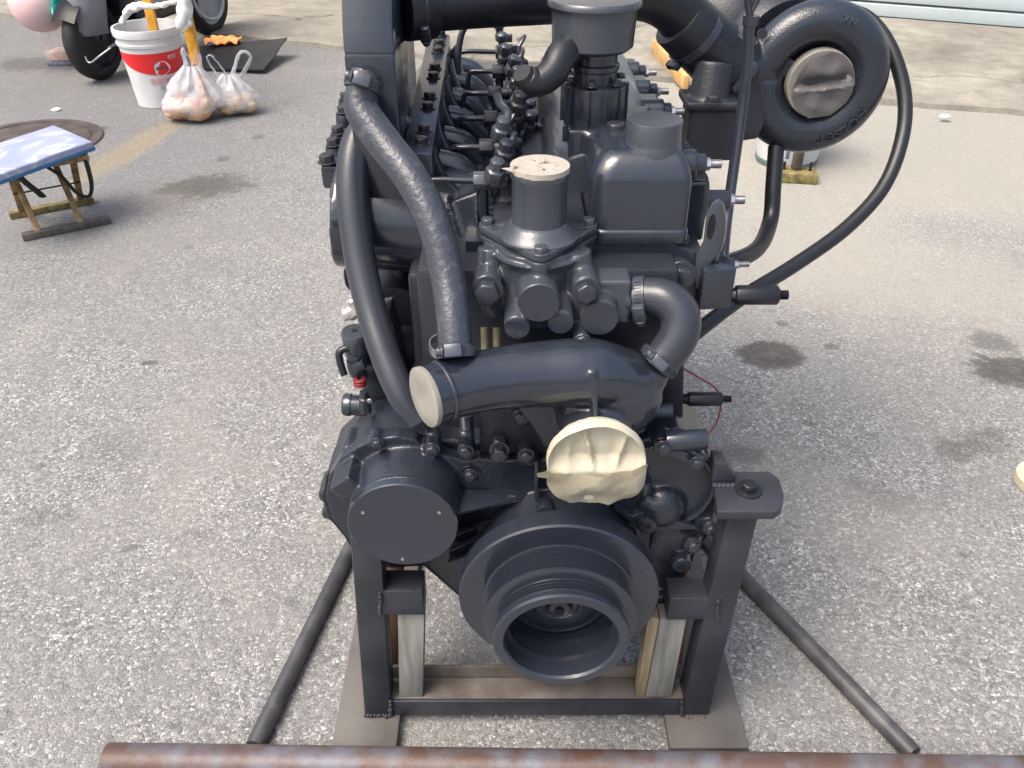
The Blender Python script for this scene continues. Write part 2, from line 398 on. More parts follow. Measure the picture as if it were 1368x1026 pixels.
# concrete apron in front of the workshop, its edge runs obliquely
e0 = gz(0, 22); e1 = gz(400, 58); e2 = gz(1200, 140)
dirn = (V((e2.x, e2.y, 0))-V((e0.x, e0.y, 0))).normalized(); nrm = V((-dirn.y, dirn.x, 0))
org = V((e0.x, e0.y, 0))
b = B(); N = 160; front = []
for i in range(N+1):
    s = -14+i*28/N*1.0
    q = org+dirn*(s+4)+nrm*(.05*mnoise.noise(V((s*2.2, 0, 3)))+.02*mnoise.noise(V((s*11, 4, 3))))
    front.append(q)
rows = []
for off, z in ((0, .0), (.004, .026), (.05, .030), (3.0, .032), (14, .036)):
    rows.append([b.verts.new(q+nrm*off+V((0, 0, z))) for q in front])
for r0, r1 in zip(rows, rows[1:]):
    for i in range(N): b.faces.new((r0[i], r0[i+1], r1[i+1], r1[i]))
apron = tag(obj('apron', b, CONC), kind='structure')
# workshop with its roller door: stands on the apron
d0 = gz(1167, 23, .024); d1 = gz(1368, 39, .024); dd = V((d1.x-d0.x, d1.y-d0.y, 0)).normalized(); dn = V((-dd.y, dd.x, 0))
shop = empty('workshop', tuple(V((d0.x, d0.y, .02))+dd*.5), 'workshop front with closed pale blue roller door behind the concrete apron', 'building')
SHUT = mat('shutter_paint', (.31, .37, .39), .4, 0, .05, 3)
WALLM = mat('workshop_wall', (.42, .40, .36), .8, 0, .15, 3, .3, 40)
def frame(o, s, n, z): return o+dd*s+dn*n+V((0, 0, z))
DO = V((d0.x, d0.y, 0))
Rd = Matrix((dd, dn, V((0, 0, 1)))).transposed()
door = None
b = B(); box(b, frame(DO, .6, .045, 1.6), (4.6, .03, 3.2), Rd); obj('door_backing', b, SHUT, shop)
for k in range(34):
    b = B(); z0 = .035+k*.093
    prism(b, [frame(DO, -1.7, -.010, z0), frame(DO, -1.7, .027, z0), frame(DO, -1.7, .027, z0+.081), frame(DO, -1.7, .0, z0+.081), frame(DO, -1.7, -.012, z0+.075)], dd*4.6)
    obj('door_slat', b, SHUT, shop, bevel=.003, seg=1)
b = B(); box(b, frame(DO, .6, .0, .018), (4.6, .03, .03), Rd); obj('bottom_seal', b, RUBBER, shop)
b = B(); box(b, frame(DO, 1.22, -.03, .30), (.07, .03, .09), Rd); box(b, frame(DO, 1.22, -.045, .27), (.045, .03, .05), Rd); obj('door_lock', b, ZINC, shop, bevel=.006)
b = B(); box(b, frame(DO, -5.7, .1, 1.9), (7.9, .2, 3.8), Rd); obj('wall', b, WALLM, shop)
b = B(); box(b, frame(DO, 5.4, .1, 1.9), (4.9, .2, 3.8), Rd); obj('wall', b, WALLM, shop)
b = B(); box(b, frame(DO, .6, .1, 3.52), (4.6, .2, .62), Rd); obj('lintel', b, WALLM, shop)
# manhole
g = gz(38, 190); b = B()
lathe(b, (g.x, g.y, .002), (0, 0, 1), [(0, .006), (.25, .006), (.262, .004), (.265, .001), (.27, .001), (.272, .006), (.31, .006), (.315, 0), (0, 0)], 56)
tag(obj('manhole_cover', b, mat('rusted_iron', (.06, .047, .044), .7, 0, .3, 12, .5, 40)), 'round rust brown manhole cover in the asphalt behind the stool', 'manhole cover')
# ------------------------------------------------------------------ the engine
FR = V((0, -1, 0)); UP = V((0, 0, 1)); RT = V((1, 0, 0)); BK = V((0, 1, 0))
eng = empty('diesel_engine', (.03, 1.3, .28), 'large inline diesel engine repainted dark blue grey, carried on a welded steel stand', 'engine')
# crankcase and cylinder head
b = B(); box(b, (.045, 1.44, .52), (.33, .98, .50))
for k in range(6):
    box(b, (-.125, 1.06+k*.155, .55), (.03, .09, .36)); box(b, (.215, 1.06+k*.155, .55), (.03, .09, .36))
block = obj('crankcase', b, DARKP, eng, bevel=.008)
b = B(); prism(b, [(-.10, 1.25, .28), (.19, 1.25, .28), (.17, 1.35, .12), (-.08, 1.35, .12)], (0, .5, 0)); obj('oil_pan', b, DARKP, eng, bevel=.012)
b = B(); box(b, (.055, 1.46, .765), (.37, .80, .070)); head = obj('cylinder_head', b, PAINT, eng, bevel=.006)
# gear housing behind timing cover
def px_outline(pts, Y): return [at(x, y, Y) for x, y in pts]
left_lobe = [(463, 716), (444, 694), (435, 665), (439, 637), (455, 612), (478, 597), (497, 588)]
outl = left_lobe+[(530, 583), (556, 588), (572, 604), (590, 607), (606, 612), (622, 616), (640, 612), (668, 616), (690, 614), (704, 620), (720, 616), (770, 600), (850, 590), (872, 584), (900, 583), (925, 592), (944, 612), (955, 640), (958, 668), (953, 697), (940, 718), (926, 735), (918, 762), (908, 800), (880, 812), (800, 868), (690, 868), (655, 828), (612, 793), (568, 755), (520, 757), (478, 740)]
b = B(); prism(b, px_outline(outl, .893), (0, .022, 0))
# cap boss, damper boss, dome, right bracket bosses
cc = at(538, 703, .82); CR = .0735
lathe(b, (cc.x, .835, cc.z), BK, [(0, 0), (CR-.002, 0), (CR+.004, .06), (0, .06)], 48)
pc = V((.065, 0, .338))
lathe(b, (pc.x, .84, pc.z), BK, [(0, 0), (.112, 0), (.122, .06), (0, .06)], 48)
ball(b, at(882, 672, .895), .036, 1, .9, 1)
p = at(911, 757, .875); cyl(b, p, p+BK*.05, .0145)
p = at(884, 806, .875); cyl(b, p, p+BK*.04, .014)
# lugs
for (x, y, r) in [(577, 603, .012), (622, 606, .012), (667, 610, .013), (703, 612, .013), (886, 596, .014), (931, 615, .013), (949, 706, .012), (500, 596, .010), (925, 728, .014)]:
    q = at(x, y, .882); cyl(b, q, q+BK*.03, r)
# lug on the upper left with a flat top
q = at(466, 640, .87); R = Matrix.Rotation(math.radians(-38), 3, 'Y')
box(b, q, (.036, .045, .03), R)
timing = cast('timing_cover', b, CASTP, eng, .0022, 5)
b = B()
prism(b, [at(x, y, .874) for x, y in [(820, 680), (846, 690), (857, 684), (877, 684), (883, 692), (899, 693), (932, 708), (876, 709), (868, 716), (856, 712), (848, 704)]], (0, .022, 0))
obj('bracket_arm', b, CASTP, timing, bevel=.0018)
b = B(); prism(b, [at(x, y, .886) for x, y in [(872, 706), (932, 707), (899, 744), (880, 752), (868, 735)]], (0, .012, 0)); obj('bracket_web', b, CASTP, timing, bevel=.002)
b = B(); p = at(865, 703, .866); cyl(b, p, p+BK*.03, .0128); obj('bracket_boss', b, CASTP, timing, bevel=.0015)
rc = at(880, 655, .884); b = B(); lathe(b, rc, BK, [(.072, .009), (.0725, .001), (.0735, 0), (.0775, 0), (.0785, .0015), (.0785, .012)], 72); obj('flange_rim', b, CASTP, timing, sharp=50)
b = B(); prism(b, px_outline([(x+(700-x)*-.012, y+(690-y)*-.012) for x, y in outl], .9155), (0, .003, 0)); obj('gasket', b, RUBBER, timing)
outl2 = [(430, 662), (440, 628), (470, 600), (492, 588), (540, 574), (600, 588), (640, 590), (720, 596), (850, 582), (905, 572), (945, 600), (962, 650), (955, 700), (920, 745), (880, 800), (690, 840), (600, 780), (560, 752), (500, 735), (455, 712), (436, 690)]
b = B(); prism(b, px_outline(outl2, .919), (0, .10, 0))
for (x, y) in [(447, 632), (434, 664), (438, 688), (466, 604)]:
    q = at(x, y, .921); cyl(b, q, q+BK*.05, .0105)
gearh = cast('gear_housing', b, CASTP, eng, .0028, 4)
for (x, y, Y, r) in [(577, 600, .872, .0085), (622, 602, .872, .0085), (886, 598, .870, .0095), (931, 618, .870, .0085), (949, 706, .874, .0085), (628, 634, .888, .0085), (504, 592, .876, .007), (703, 608, .874, .009), (450, 657, .903, .006), (926, 728, .868, .0095)]:
    bolt(timing, at(x, y, Y), FR, r, h=.8)
b = B(); q = at(628, 634, .892); lathe(b, q+BK*.004, FR, [(.0125, 0), (.0125, .0055), (.0155, .0055), (.0165, 0)], 28); obj('bolt_recess', b, CASTP, timing)
for (x, y, Y, r) in [(865, 703, .8655, .0052), (911, 757, .8745, .0062), (884, 806, .8745, .006)]:
    b = B(); q = at(x, y, Y); lathe(b, q+BK*.012, FR, [(0, 0), (r, 0), (r, .0128), (r*1.7, .0128), (r*1.7, 0)], 24)
    o = obj('threaded_hole', b, CASTP, timing)
    b = B(); lathe(b, q+BK*.002, FR, [(0, 0), (r*.95, 0), (r*.95, .0033), (0, .0033)], 20); obj('bore_shade_disc', b, HOLE_SHADE, timing)  # dark disc closes the hole and paints its inner shade
# tall bolts in front of the rear plate
for (x, y) in [(667, 597), (577, 585), (622, 585)]:
    b = B(); q = at(x, y, .885); lathe(b, q-UP*.018+BK*.012, UP, [(0, 0), (.011, 0), (.011, .02), (.0075, .024), (0, .024)], 18)
    obj('bolt_boss', b, CASTP, timing, bevel=.0015)
bolt(timing, at(667, 601, .868), FR, .0105, h=1.3)
# ribs between cap and damper
def slab(bm, top, dv): prism(bm, top, dv)
for (pts, th) in [([at(617, 653, .89), at(706, 653, .895), at(704, 666, .886), at(608, 686, .838)], .006),
                  ([at(608, 704, .892), at(672, 686, .892), at(672, 690, .88), at(606, 716, .85)], .005),
                  ([at(606, 722, .892), at(660, 704, .892), at(655, 710, .875), at(603, 735, .85)], .005),
                  ([at(600, 742, .892), at(642, 730, .892), at(640, 735, .875), at(598, 752, .86)], .005)]:
    b = B(); slab(b, pts, (0, .002, -th)); obj('rib', b, CASTP, timing, bevel=.0012)
b = B(); prism(b, [at(714, 618, .872), at(719, 618, .872), at(719, 670, .862), at(714, 670, .862)], (0, .03, 0)); obj('rib', b, CASTP, timing, bevel=.0015)
b = B(); q = at(728, 672, .87); cyl(b, q, q+V((0, -.025, .004)), .012); obj('plug', b, CASTP, timing, bevel=.003)
# round blank cover with three screws
b = B(); lathe(b, (cc.x, .82, cc.z), BK, [(0, 0), (CR-.0015, 0), (CR, .0015), (CR+.001, .012), (0, .012)], 72)
capo = obj('round_cover', b, PAINT, eng, sharp=30)
for (x, y) in [(485, 685), (587, 685), (538, 747)]:
    b = B(); q = at(x, y, .8195); lathe(b, q, FR, [(0, -.001), (.0026, -.001), (.0026, .0008), (.0015, .0014), (0, .0014)], 12); obj('screw', b, ZINC, capo)
b = B(); lathe(b, (cc.x, .832, cc.z), BK, [(CR+.0002, 0), (CR+.0012, .0015), (CR+.0012, .004), (CR+.0002, .006)], 72); obj('cover_joint', b, CASTP, capo)
# crank pulley / damper: each stage its own part
pul = None
b = B(); lathe(b, (pc.x, .800, pc.z), BK, [(.06, .004), (.100, .004), (.104, .0), (.1365, 0), (.139, .0025), (.139, .029), (.136, .032), (.10, .032), (.05, .03)], 96)
damp = obj('vibration_damper', b, PAINT, eng, sharp=30)
prof = [(.070, .7565), (.099, .7565), (.1035, .7585)]
y0 = .762; n_g = 9; pitch_ = .0040
for k in range(n_g):
    prof += [(.1035, y0+k*pitch_), (.0978, y0+k*pitch_+.0014), (.0978, y0+k*pitch_+.0020), (.1035, y0+k*pitch_+.0034)]
prof += [(.1048, y0+n_g*pitch_), (.1048, .8005)]
b = B(); lathe(b, (pc.x, 0, pc.z), BK, prof, 96); obj('ribbed_pulley', b, PAINT, eng, sharp=25)
prof = [(.0745, .800), (.0745, .729), (.077, .7255), (.088, .7255), (.0905, .728)]
prof += [(.0905, .736), (.0895, .739)]
for k in range(3): prof += [(.0895, .739+k*.005), (.0838, .7405+k*.005), (.0838, .7420+k*.005), (.0895, .7435+k*.005)]
prof += [(.0895, .7555), (.080, .757)]
b = B(); lathe(b, (pc.x, 0, pc.z), BK, prof, 96)
nose = obj('nose_pulley', b, PAINT, eng, sharp=25)
b = B(); lathe(b, (pc.x, .803, pc.z), BK, [(0, 0), (.078, 0), (.078, .01), (0, .01)], 48); obj('pulley_web', b, PAINT, nose)
b = B(); lathe(b, (pc.x, .795, pc.z), BK, [(.058, .008), (.0595, .0), (.063, 0), (.0645, .008)], 64); obj('web_ring', b, PAINT, nose)
b = B(); lathe(b, (pc.x, .79, pc.z), BK, [(0, .002), (.027, .002), (.029, 0), (.034, 0), (.036, .013)], 40); obj('hub_washer', b, PAINT, nose, sharp=25)
bolt(nose, (pc.x, .79, pc.z), FR, .019, h=.6, washer=False, name='crank_bolt')
b = B(); lathe(b, (pc.x, .776, pc.z), BK, [(0, 0), (.0065, 0), (.0065, .004), (0, .004)], 20); obj('bolt_bore_shade', b, HOLE_SHADE, nose)  # solid black disc on the bolt head, painted as a recess in shade

# dark plate and studs above the timing cover
b = B(); prism(b, px_outline([(641, 525), (737, 525), (737, 606), (641, 606)], .905), (0, .04, 0)); fp = obj('front_plate', b, DARKP, eng, bevel=.002)
bolt(fp, at(697, 557, .902), FR, .011)
b = B(); q = at(624, 580, .90); lathe(b, q, UP, sum([[(.0075, k*.004), (.0092, k*.004+.002)] for k in range(9)], [(0, 0)])+[(0, .037)], 16); obj('spring', b, PAINT, fp)
b = B(); prism(b, px_outline([(570, 470), (640, 470), (640, 600), (500, 590)], .985), (0, .04, 0)); obj('rear_plate', b, DARKP, eng, bevel=.002)

# ---- coolant pipe / water outlet housing
ends = [at(566, 531, .812), at(600, 520, .83), at(655, 507, .852), at(720, 500, .868), at(790, 498, .878), at(845, 512, .892)]
b = B(); tube(b, ends, [.0365, .0365, .038, .041, .044, .040], 28, 6)
ball(b, at(811, 526, .888), .072, 1.0, .66, .95, 28)
c0 = at(795, 550, .885); c1 = at(797, 604, .828)
tube(b, [c0, (c0+c1)/2, c1], [.050, .047, .046], 36, 4)
tube(b, [at(848, 515, .895), at(866, 500, .893), at(876, 486, .892)], [.036, .027, .022], 24, 5)
prism(b, px_outline([(690, 520), (760, 540), (750, 600), (727, 600), (712, 572), (690, 545)], .885), (0, .02, 0))
tube(b, [at(606, 512, .835), at(608, 486, .838)], [.026, .023], 24, 1)
prism(b, [at(788, 497, .838), at(797, 497, .838), at(800, 566, .822), at(793, 566, .822)], (0, .05, 0))
prism(b, px_outline([(830, 530), (870, 520), (878, 540), (862, 580), (840, 588)], .90), (0, .025, 0))
wp = cast('coolant_outlet_housing', b, PAINT, eng, .0022, 5)
# blanked left end
ed = (ends[0]-ends[1]).normalized(); x_, y_, z_ = basis(ed)
b = B(); lathe(b, ends[0]-ed*.006, ed, [(.0367, 0), (.0372, .001), (.0372, .0062), (.0355, .0072), (.02, .0068), (0, .0064)], 48); obj('masking_disc', b, PAPER, wp)
b = B(); lathe(b, ends[0]-ed*.028, ed, [(.0366, 0), (.0380, .0015), (.0380, .004), (.0366, .0055)], 48); obj('pipe_bead', b, PAINT, wp)
bolt(eng, at(697, 557, .90), FR, .01)
# masking tape over the front outlet: rim band, sagging sheet and torn flap
tc_ = at(797, 621, .794); TR = .0595
def crease(x, z, k): return abs(((x*k[0]+z*k[1]+k[2]) % 1)-.5)*2
b = B(); nA, nR = 96, 22; grid = []
for i in range(1, nR+1):
    row = []
    for j in range(nA):
        a = 2*math.pi*j/nA; f = i/nR
        r = TR*f*(1+.008*math.sin(5*a+1)); xx = math.cos(a)*r; zz = math.sin(a)*r
        up_f = min(1, max(0, (zz+.012)/.02)); rim = min(1, (1-f)/.13)
        d = .012*up_f*rim**.7
        d -= up_f*rim*(.009*math.exp(-((xx+.004+zz*.25)/.0032)**2)+.007*math.exp(-((xx-.026-zz*.2)/.004)**2)+.004*math.exp(-((xx+.034)/.005)**2))
        d += .0022*(crease(xx, zz, (17, 11, .3))-.5)*rim+.0016*mnoise.noise(V((xx*70, zz*70, 7)))
        row.append(b.verts.new(tc_+V((xx, d, zz*.97))))
    grid.append(row)
for r0, r1 in zip(grid, grid[1:]):
    for j in range(nA): b.faces.new((r0[j], r0[(j+1) % nA], r1[(j+1) % nA], r1[j]))
b.faces.new(grid[0])
last = grid[-1]
for st_, (dy, dr) in enumerate([(.003, 1.02), (.014, 1.025), (.016, .98), (.03, .88)]):
    new = []
    for j in range(nA):
        a = 2*math.pi*j/nA; jag = (.003 if st_ else .0005)*mnoise.noise(V((math.cos(a)*5, math.sin(a)*5, 5+(st_ > 0))))
        new.append(b.verts.new(tc_+V((math.cos(a)*TR*dr, dy+jag, math.sin(a)*TR*dr*.97))))
    for j in range(nA): b.faces.new((last[j], last[(j+1) % nA], new[(j+1) % nA], new[j]))
    last = new
tape = obj('masking_tape', b, TAPE, eng, sharp=20)
# the flap folded across the lower half, its upper edge standing off the mouth
b = B(); cols = []
for j in range(41):
    f = j/40; xx = -TR*1.03+f*TR*2.08
    zt = -.001-.013*math.sin(min(1, f*1.05)*math.pi)**.8+.006*(f-.5)+.0015*mnoise.noise(V((f*9, 1, 1)))
    zb = -TR*1.0*math.sqrt(max(0, 1-(abs(f-.49)*2*.90)**3.2))-.002+.003*mnoise.noise(V((f*6, 3, 0)))+.0015*mnoise.noise(V((f*23, 3, 0)))
    zb = min(zb, zt-.012)
    col_ = []
    for i in range(13):
        g_ = i/12; z = zt+(zb-zt)*g_; x = xx*(1-.03*g_)
        y = -.003-.005*math.sin(min(1, g_*1.3)*math.pi*.86)*math.sin(f*math.pi)**.5
        y += .0050*(crease(x, z, (13, -19, .1))-.5)+.0040*(crease(x, z, (22, 8, .6))-.5)+.002*mnoise.noise(V((x*45, z*45, 9)))
        y += .004*g_**3
        col_.append(b.verts.new(tc_+V((x, y, z))))
    cols.append(col_)
for c0_, c1_ in zip(cols, cols[1:]):
    for i in range(12): b.faces.new((c0_[i], c1_[i], c1_[i+1], c0_[i+1]))
q = cols[0][1].co.copy()
b.faces.new([b.verts.new(q+V((.004, -.001, .003))), b.verts.new(q+V((-.012, -.004, .001))), b.verts.new(q+V((-.011, -.004, -.005))), b.verts.new(q+V((.004, -.001, -.010)))])
bmesh.ops.solidify(b, geom=b.faces[:], thickness=.0009)
obj('torn_flap', b, TAPE, tape, sharp=13)

# ---- thermostat housing
T0 = V((.033, .968, 0))
zf = at(722, 337, .911).z
b = B()
lathe(b, (T0.x, T0.y, .70), UP, [(0, 0), (.045, 0), (.05, .03), (.052, .10), (0, .10)], 40)
tri = [V((-.041, 1.0, 0)), V((.107, 1.0, 0)), V((.034, .905, 0))]
def rounded_tri(z, s, rr=.014):
    pts = []; c = (tri[0]+tri[1]+tri[2])/3
    t = [c+(q-c)*s for q in tri]
    for i in (0, 2, 1):
        prv = t[(i+1) % 3]; nx = t[(i-1) % 3]; q = t[i]
        d0 = (prv-q).normalized(); d1 = (nx-q).normalized()
        a0 = math.atan2(-(d0.y), -(d0.x)); 
        bis = -(d0+d1).normalized(); ctr = q - bis*rr*.9
        ba = math.atan2(bis.y, bis.x)
        for k in range(-3, 4): pts.append(V((ctr.x+rr*math.cos(ba+k*.33), ctr.y+rr*math.sin(ba+k*.33), z)))
    return pts
rt = rounded_tri(zf-.022, .98); c_ = sum(rt, V())/len(rt)
rt.sort(key=lambda p: math.atan2(p.y-c_.y, p.x-c_.x))
prism(b, rt, (0, 0, .010))
# belly between the corners
lathe(b, (T0.x, T0.y, zf-.05), UP, [(0, 0), (.040, 0), (.060, .03), (0, .03)], 40)
for q in tri:
    c = (tri[0]+tri[1]+tri[2])/3; qq = c+(q-c)*.80
    cyl(b, (qq.x, qq.y, zf-.075), (qq.x, qq.y, zf-.012), .010, .013)
q = at(720, 405, .888); cyl(b, q, q+BK*.07, .0255, .027)
for (x, y, r) in [(691, 437, .0165), (749, 430, .0165)]:
    q = at(x, y, .893); cyl(b, q, q+BK*.06+V((0, 0, .012)), r)
q = at(801, 425, .893); cyl(b, q, q+BK*.06, .0235)
box(b, at(808, 392, .945), (.058, .05, .06)); tube(b, [at(770, 335, .95), at(775, 390, .945), at(778, 430, .945)], [.018, .024, .022], 18, 3)
q = at(778, 457, .893); cyl(b, q, q+BK*.04, .0115)
q = at(651, 385, .915); cyl(b, q, q+BK*.06, .018); tube(b, [at(655, 330, .965), at(655, 385, .955), at(664, 415, .955)], [.016, .022, .018], 18, 3)
q = at(783, 386, .905); cyl(b, q, q+BK*.05, .0165)
tube(b, [at(830, 395, .945), at(848, 393, .94)], .024, 24, 1)
thb = cast('thermostat_body', b, GREYP, eng, .0019, 5)
b = B(); prism(b, [V((p.x, p.y, zf-.0105)) for p in rt], (0, 0, .009))
thc = obj('thermostat_cover', b, GREYP, eng, bevel=.0018)
b = B(); prism(b, [c_+(p-c_)*.985+V((0, 0, zf-.0122-p.z)) for p in [V((p.x, p.y, p.z)) for p in rt]] if False else [V((c_.x+(p.x-c_.x)*.985, c_.y+(p.y-c_.y)*.985, zf-.0124)) for p in rt], (0, 0, .0022)); obj('gasket', b, DARKP, thc)
b = B(); lathe(b, (T0.x, T0.y, zf-.003), UP, [(0, 0), (.0505, 0), (.0505, .003), (.046, .0055), (.0415, .012), (.0375, .016), (.034, .0195), (0, .0195)], 56); obj('cover_cone', b, GREYP, thc, sharp=50)
for q in tri:
    d_ = V((q.x-T0.x, q.y-T0.y, 0)); n_ = d_.normalized(); s_ = V((-n_.y, n_.x, 0)); dl = d_.length
    p0_ = V((T0.x, T0.y, 0))
    ar = [(.030, .017), (.030, -.017), (dl*.74, -.0065), (dl*.74, .0065)]
    b = B(); lo_ = [b.verts.new(p0_+n_*a+s_*c+UP*(zf-.004)) for a, c in ar]; hi_ = [b.verts.new(p0_+n_*a+s_*c*.8+UP*(zf+(.012 if k < 2 else .001))) for k, (a, c) in enumerate(ar)]
    b.faces.new(lo_[::-1]); b.faces.new(hi_)
    for k in range(4): b.faces.new((lo_[k], lo_[(k+1) % 4], hi_[(k+1) % 4], hi_[k]))
    obj('cover_rib', b, GREYP, thc, bevel=.002)
for q in tri:
    c = (tri[0]+tri[1]+tri[2])/3; qq = c+(q-c)*.86
    bolt(thc, (qq.x, qq.y, zf-.002), UP, .0088, GREYP, h=.85)
zn = at(722, 232, T0.y-.034).z
b = B(); lathe(b, (T0.x, T0.y, zf+.015), UP, [(0, 0), (.0335, 0), (.0335, zn-zf-.034), (.0352, zn-zf-.030), (.0352, zn-zf-.022), (.033, zn-zf-.018), (0, zn-zf-.018)], 56)
neck = obj('outlet_neck', b, GREYP, eng, bevel=.0006, seg=1)
b = B(); rings = []
for i in range(9):
    f = i/8
    rings.append([b.verts.new((T0.x+math.cos(a)*.0353*f, T0.y+math.sin(a)*.0353*f, zn-.0018+.004*(1-f)*mnoise.noise(V((math.cos(a)*f*3.2, math.sin(a)*f*3.2, 4)))+.002*mnoise.noise(V((math.cos(a)*f*9, math.sin(a)*f*9, 1)))*(1-f**4))) for a in [2*math.pi*k/48 for k in range(48)]])
for r0, r1 in zip(rings[1:], rings[2:]):
    for k in range(48): b.faces.new((r0[k], r0[(k+1) % 48], r1[(k+1) % 48], r1[k]))
b.faces.new(rings[1])
for v in rings[0]: b.verts.remove(v)
low = [b.verts.new((T0.x+math.cos(a)*.0356, T0.y+math.sin(a)*.0356, zn-.008-.003*mnoise.noise(V((math.cos(a)*4, math.sin(a)*4, 2))))) for a in [2*math.pi*k/48 for k in range(48)]]
for k in range(48): b.faces.new((rings[-1][k], rings[-1][(k+1) % 48], low[(k+1) % 48], low[k]))
q = V((T0.x-.034, T0.y-.008, zn-.002)); b.faces.new([b.verts.new(q), b.verts.new(q+V((-.012, -.006, .001))), b.verts.new(q+V((.003, -.014, -.001)))])
TORN = mat('torn_masking_film', (.10, .08, .065), .6, 0, 0, 30, .3, 90, base2=(.37, .34, .295), lo=.37, hi=.40)
obj('masking_film', b, TORN, neck, sharp=25)
for (x, y, r) in [(720, 405, .0255), (691, 437, .0165), (749, 430, .0165), (801, 425, .0235)]:
    q = at(x, y, .888 if x == 720 else .893)
    b = B(); lathe(b, q+FR*.0002, FR, [(0, 0), (r-.0008, 0), (r-.0012, .0015), (0, .0015)], 40); obj('core_plug', b, PAINT, thb)
bolt(thb, at(651, 387, .91), FR, .0155, h=.9); bolt(thb, at(783, 388, .90), FR, .0135, h=.8); bolt(thb, at(778, 457, .892), FR, .0105, h=.5, washer=False)

# ---- elbow hose right of the thermostat with two clamps
el = [at(840, 398, .943), at(864, 396, .938), at(889, 400, .928), at(908, 420, .915), at(907, 447, .903), at(892, 471, .896), at(875, 489, .890)]
b = B(); tube(b, el, [.0232, .0238, .0245, .0252, .0250, .0244, .0238], 28, 6); elbow = obj('elbow_hose', b, HOSE, eng)
clamp(elbow, at(856, 396.5, .940), el[1]-el[0], .0243, .014, (0, -1, -.15))
clamp(elbow, at(881, 482, .893), el[-1]-el[-2], .0248, .012, (-.1, -.8, .5))

# ---- oil filler housing (rounded box) with cap and plug
z0, z1 = .785, .897
fx0, fx1 = at(785, 300, 1.0).x, at(919, 300, 1.0).x
def rrect(x0, x1, y0, y1, rl, rr, z, n=7):
    pts = []
    for (cx_, cy_, a0, r) in ((x1-rr, y0+rr, -90, rr), (x1-rr, y1-rr, 0, rr), (x0+rl, y1-rl, 90, rl), (x0+rl, y0+rl, 180, rl)):
        for k in range(n): a = math.radians(a0+90*k/(n-1)); pts.append(V((cx_+r*math.cos(a), cy_+r*math.sin(a), z)))
    return pts
def loft(bm, secs):
    rs = [[bm.verts.new(p) for p in q] for q in secs]; n = len(rs[0])
    bm.faces.new(rs[0][::-1]); bm.faces.new(rs[-1])
    for a, c in zip(rs, rs[1:]):
        for k in range(n): bm.faces.new((a[k], a[(k+1) % n], c[(k+1) % n], c[k]))
b = B(); loft(b, [rrect(fx0+q, fx1-q*.7, .996+q, 1.17-q*.2, .026, .012, z_) for z_, q in ((z0, 0), (.860, 0), (.868, .0012), (.878, .0045), (.887, .0095), (.893, .0145), (.897, .020), (.899, .028), (.9, .04))])
filler = obj('filler_housing', b, PAINT, eng, sharp=50)
b = B(); loft(b, [rrect(fx0-.003, fx1+.002, .993, 1.16, .027, .013, z0-.001), rrect(fx0-.003, fx1+.002, .993, 1.16, .027, .013, z0+.015), rrect(fx0, fx1, .996, 1.16, .026, .012, z0+.018)]); obj('housing_foot', b, PAINT, filler, bevel=.0015)
cx = at(878, 165, 1.03).x
b = B(); lathe(b, (cx, 1.044, z1-.026), UP, [(0, 0), (.0365, 0), (.0365, .026), (.0352, .029), (.0345, .034), (.0345, .0565), (.0337, .058), (0, .0577)], 64); obj('filler_cap', b, GREYP, filler, sharp=45)
q = at(822, 178, 1.10)
b = B(); lathe(b, q-UP*.02, UP, [(0, 0), (.024, 0), (.024, .012), (.022, .014), (.0225, .018), (.021, .022), (0, .022)], 36); pb = obj('plug_seat', b, PAINT, filler)
bolt(pb, q+UP*.001, UP, .0125, h=.9)
# saddle behind it that carries the breather
b = B(); box(b, (.135, 1.16, .845), (.12, .11, .10)); box(b, (.115, 1.13, .86), (.06, .08, .06), Matrix.Rotation(.6, 3, 'Z')); cast('breather_saddle', b, PAINT, eng, .003, 6)
bx = at(795, 110, 1.16)
zb = at(795, 152, 1.12).z
b = B()
lathe(b, (bx.x, 1.16, zb-.03), UP, [(0, 0), (.040, 0), (.042, .06), (0, .06)], 32)
for k in range(10):
    a = k*.628; box(b, (bx.x+.041*math.cos(a), 1.16+.041*math.sin(a), zb+.005), (.009, .009, .05), Matrix.Rotation(a, 3, 'Z'))
br = obj('breather_base', b, PAINT, eng, bevel=.0012)
ztop = at(795, 112, 1.12).z
for k in range(6):
    a = k*1.047+.3; bolt(br, (bx.x+.036*math.cos(a), 1.16+.036*math.sin(a), ztop-.005), UP, .006, h=.8)
zc = at(787, 78, 1.107).z
b = B(); lathe(b, (bx.x, 1.16, ztop-.01), UP, [(0, 0), (.029, 0), (.029, .018), (.031, .02), (.031, .026), (.028, .028), (.028, zc-ztop+.015), (0, zc-ztop+.015)], 36); obj('breather_neck', b, PAINT, br)
b = B(); lathe(b, (bx.x-.006, 1.16, zc), UP, [(0, 0), (.047, 0), (.053, .005), (.055, .052), (.0605, .0535), (.0605, .058), (.058, .061), (0, .063)], 64); obj('breather_can', b, GREYP, br, sharp=40)
b = B(); q0 = V((bx.x-.02, 1.15, zc+.012))
P_ = tube(b, [q0, at(752, 72, 1.12), at(738, 97, 1.10), at(718, 110, 1.09), at(703, 104, 1.085), at(697, 97, 1.08)], [.020, .020, .019, .018, .016, .012], 20, 6); obj('breather_spout', b, RUBBER, br)

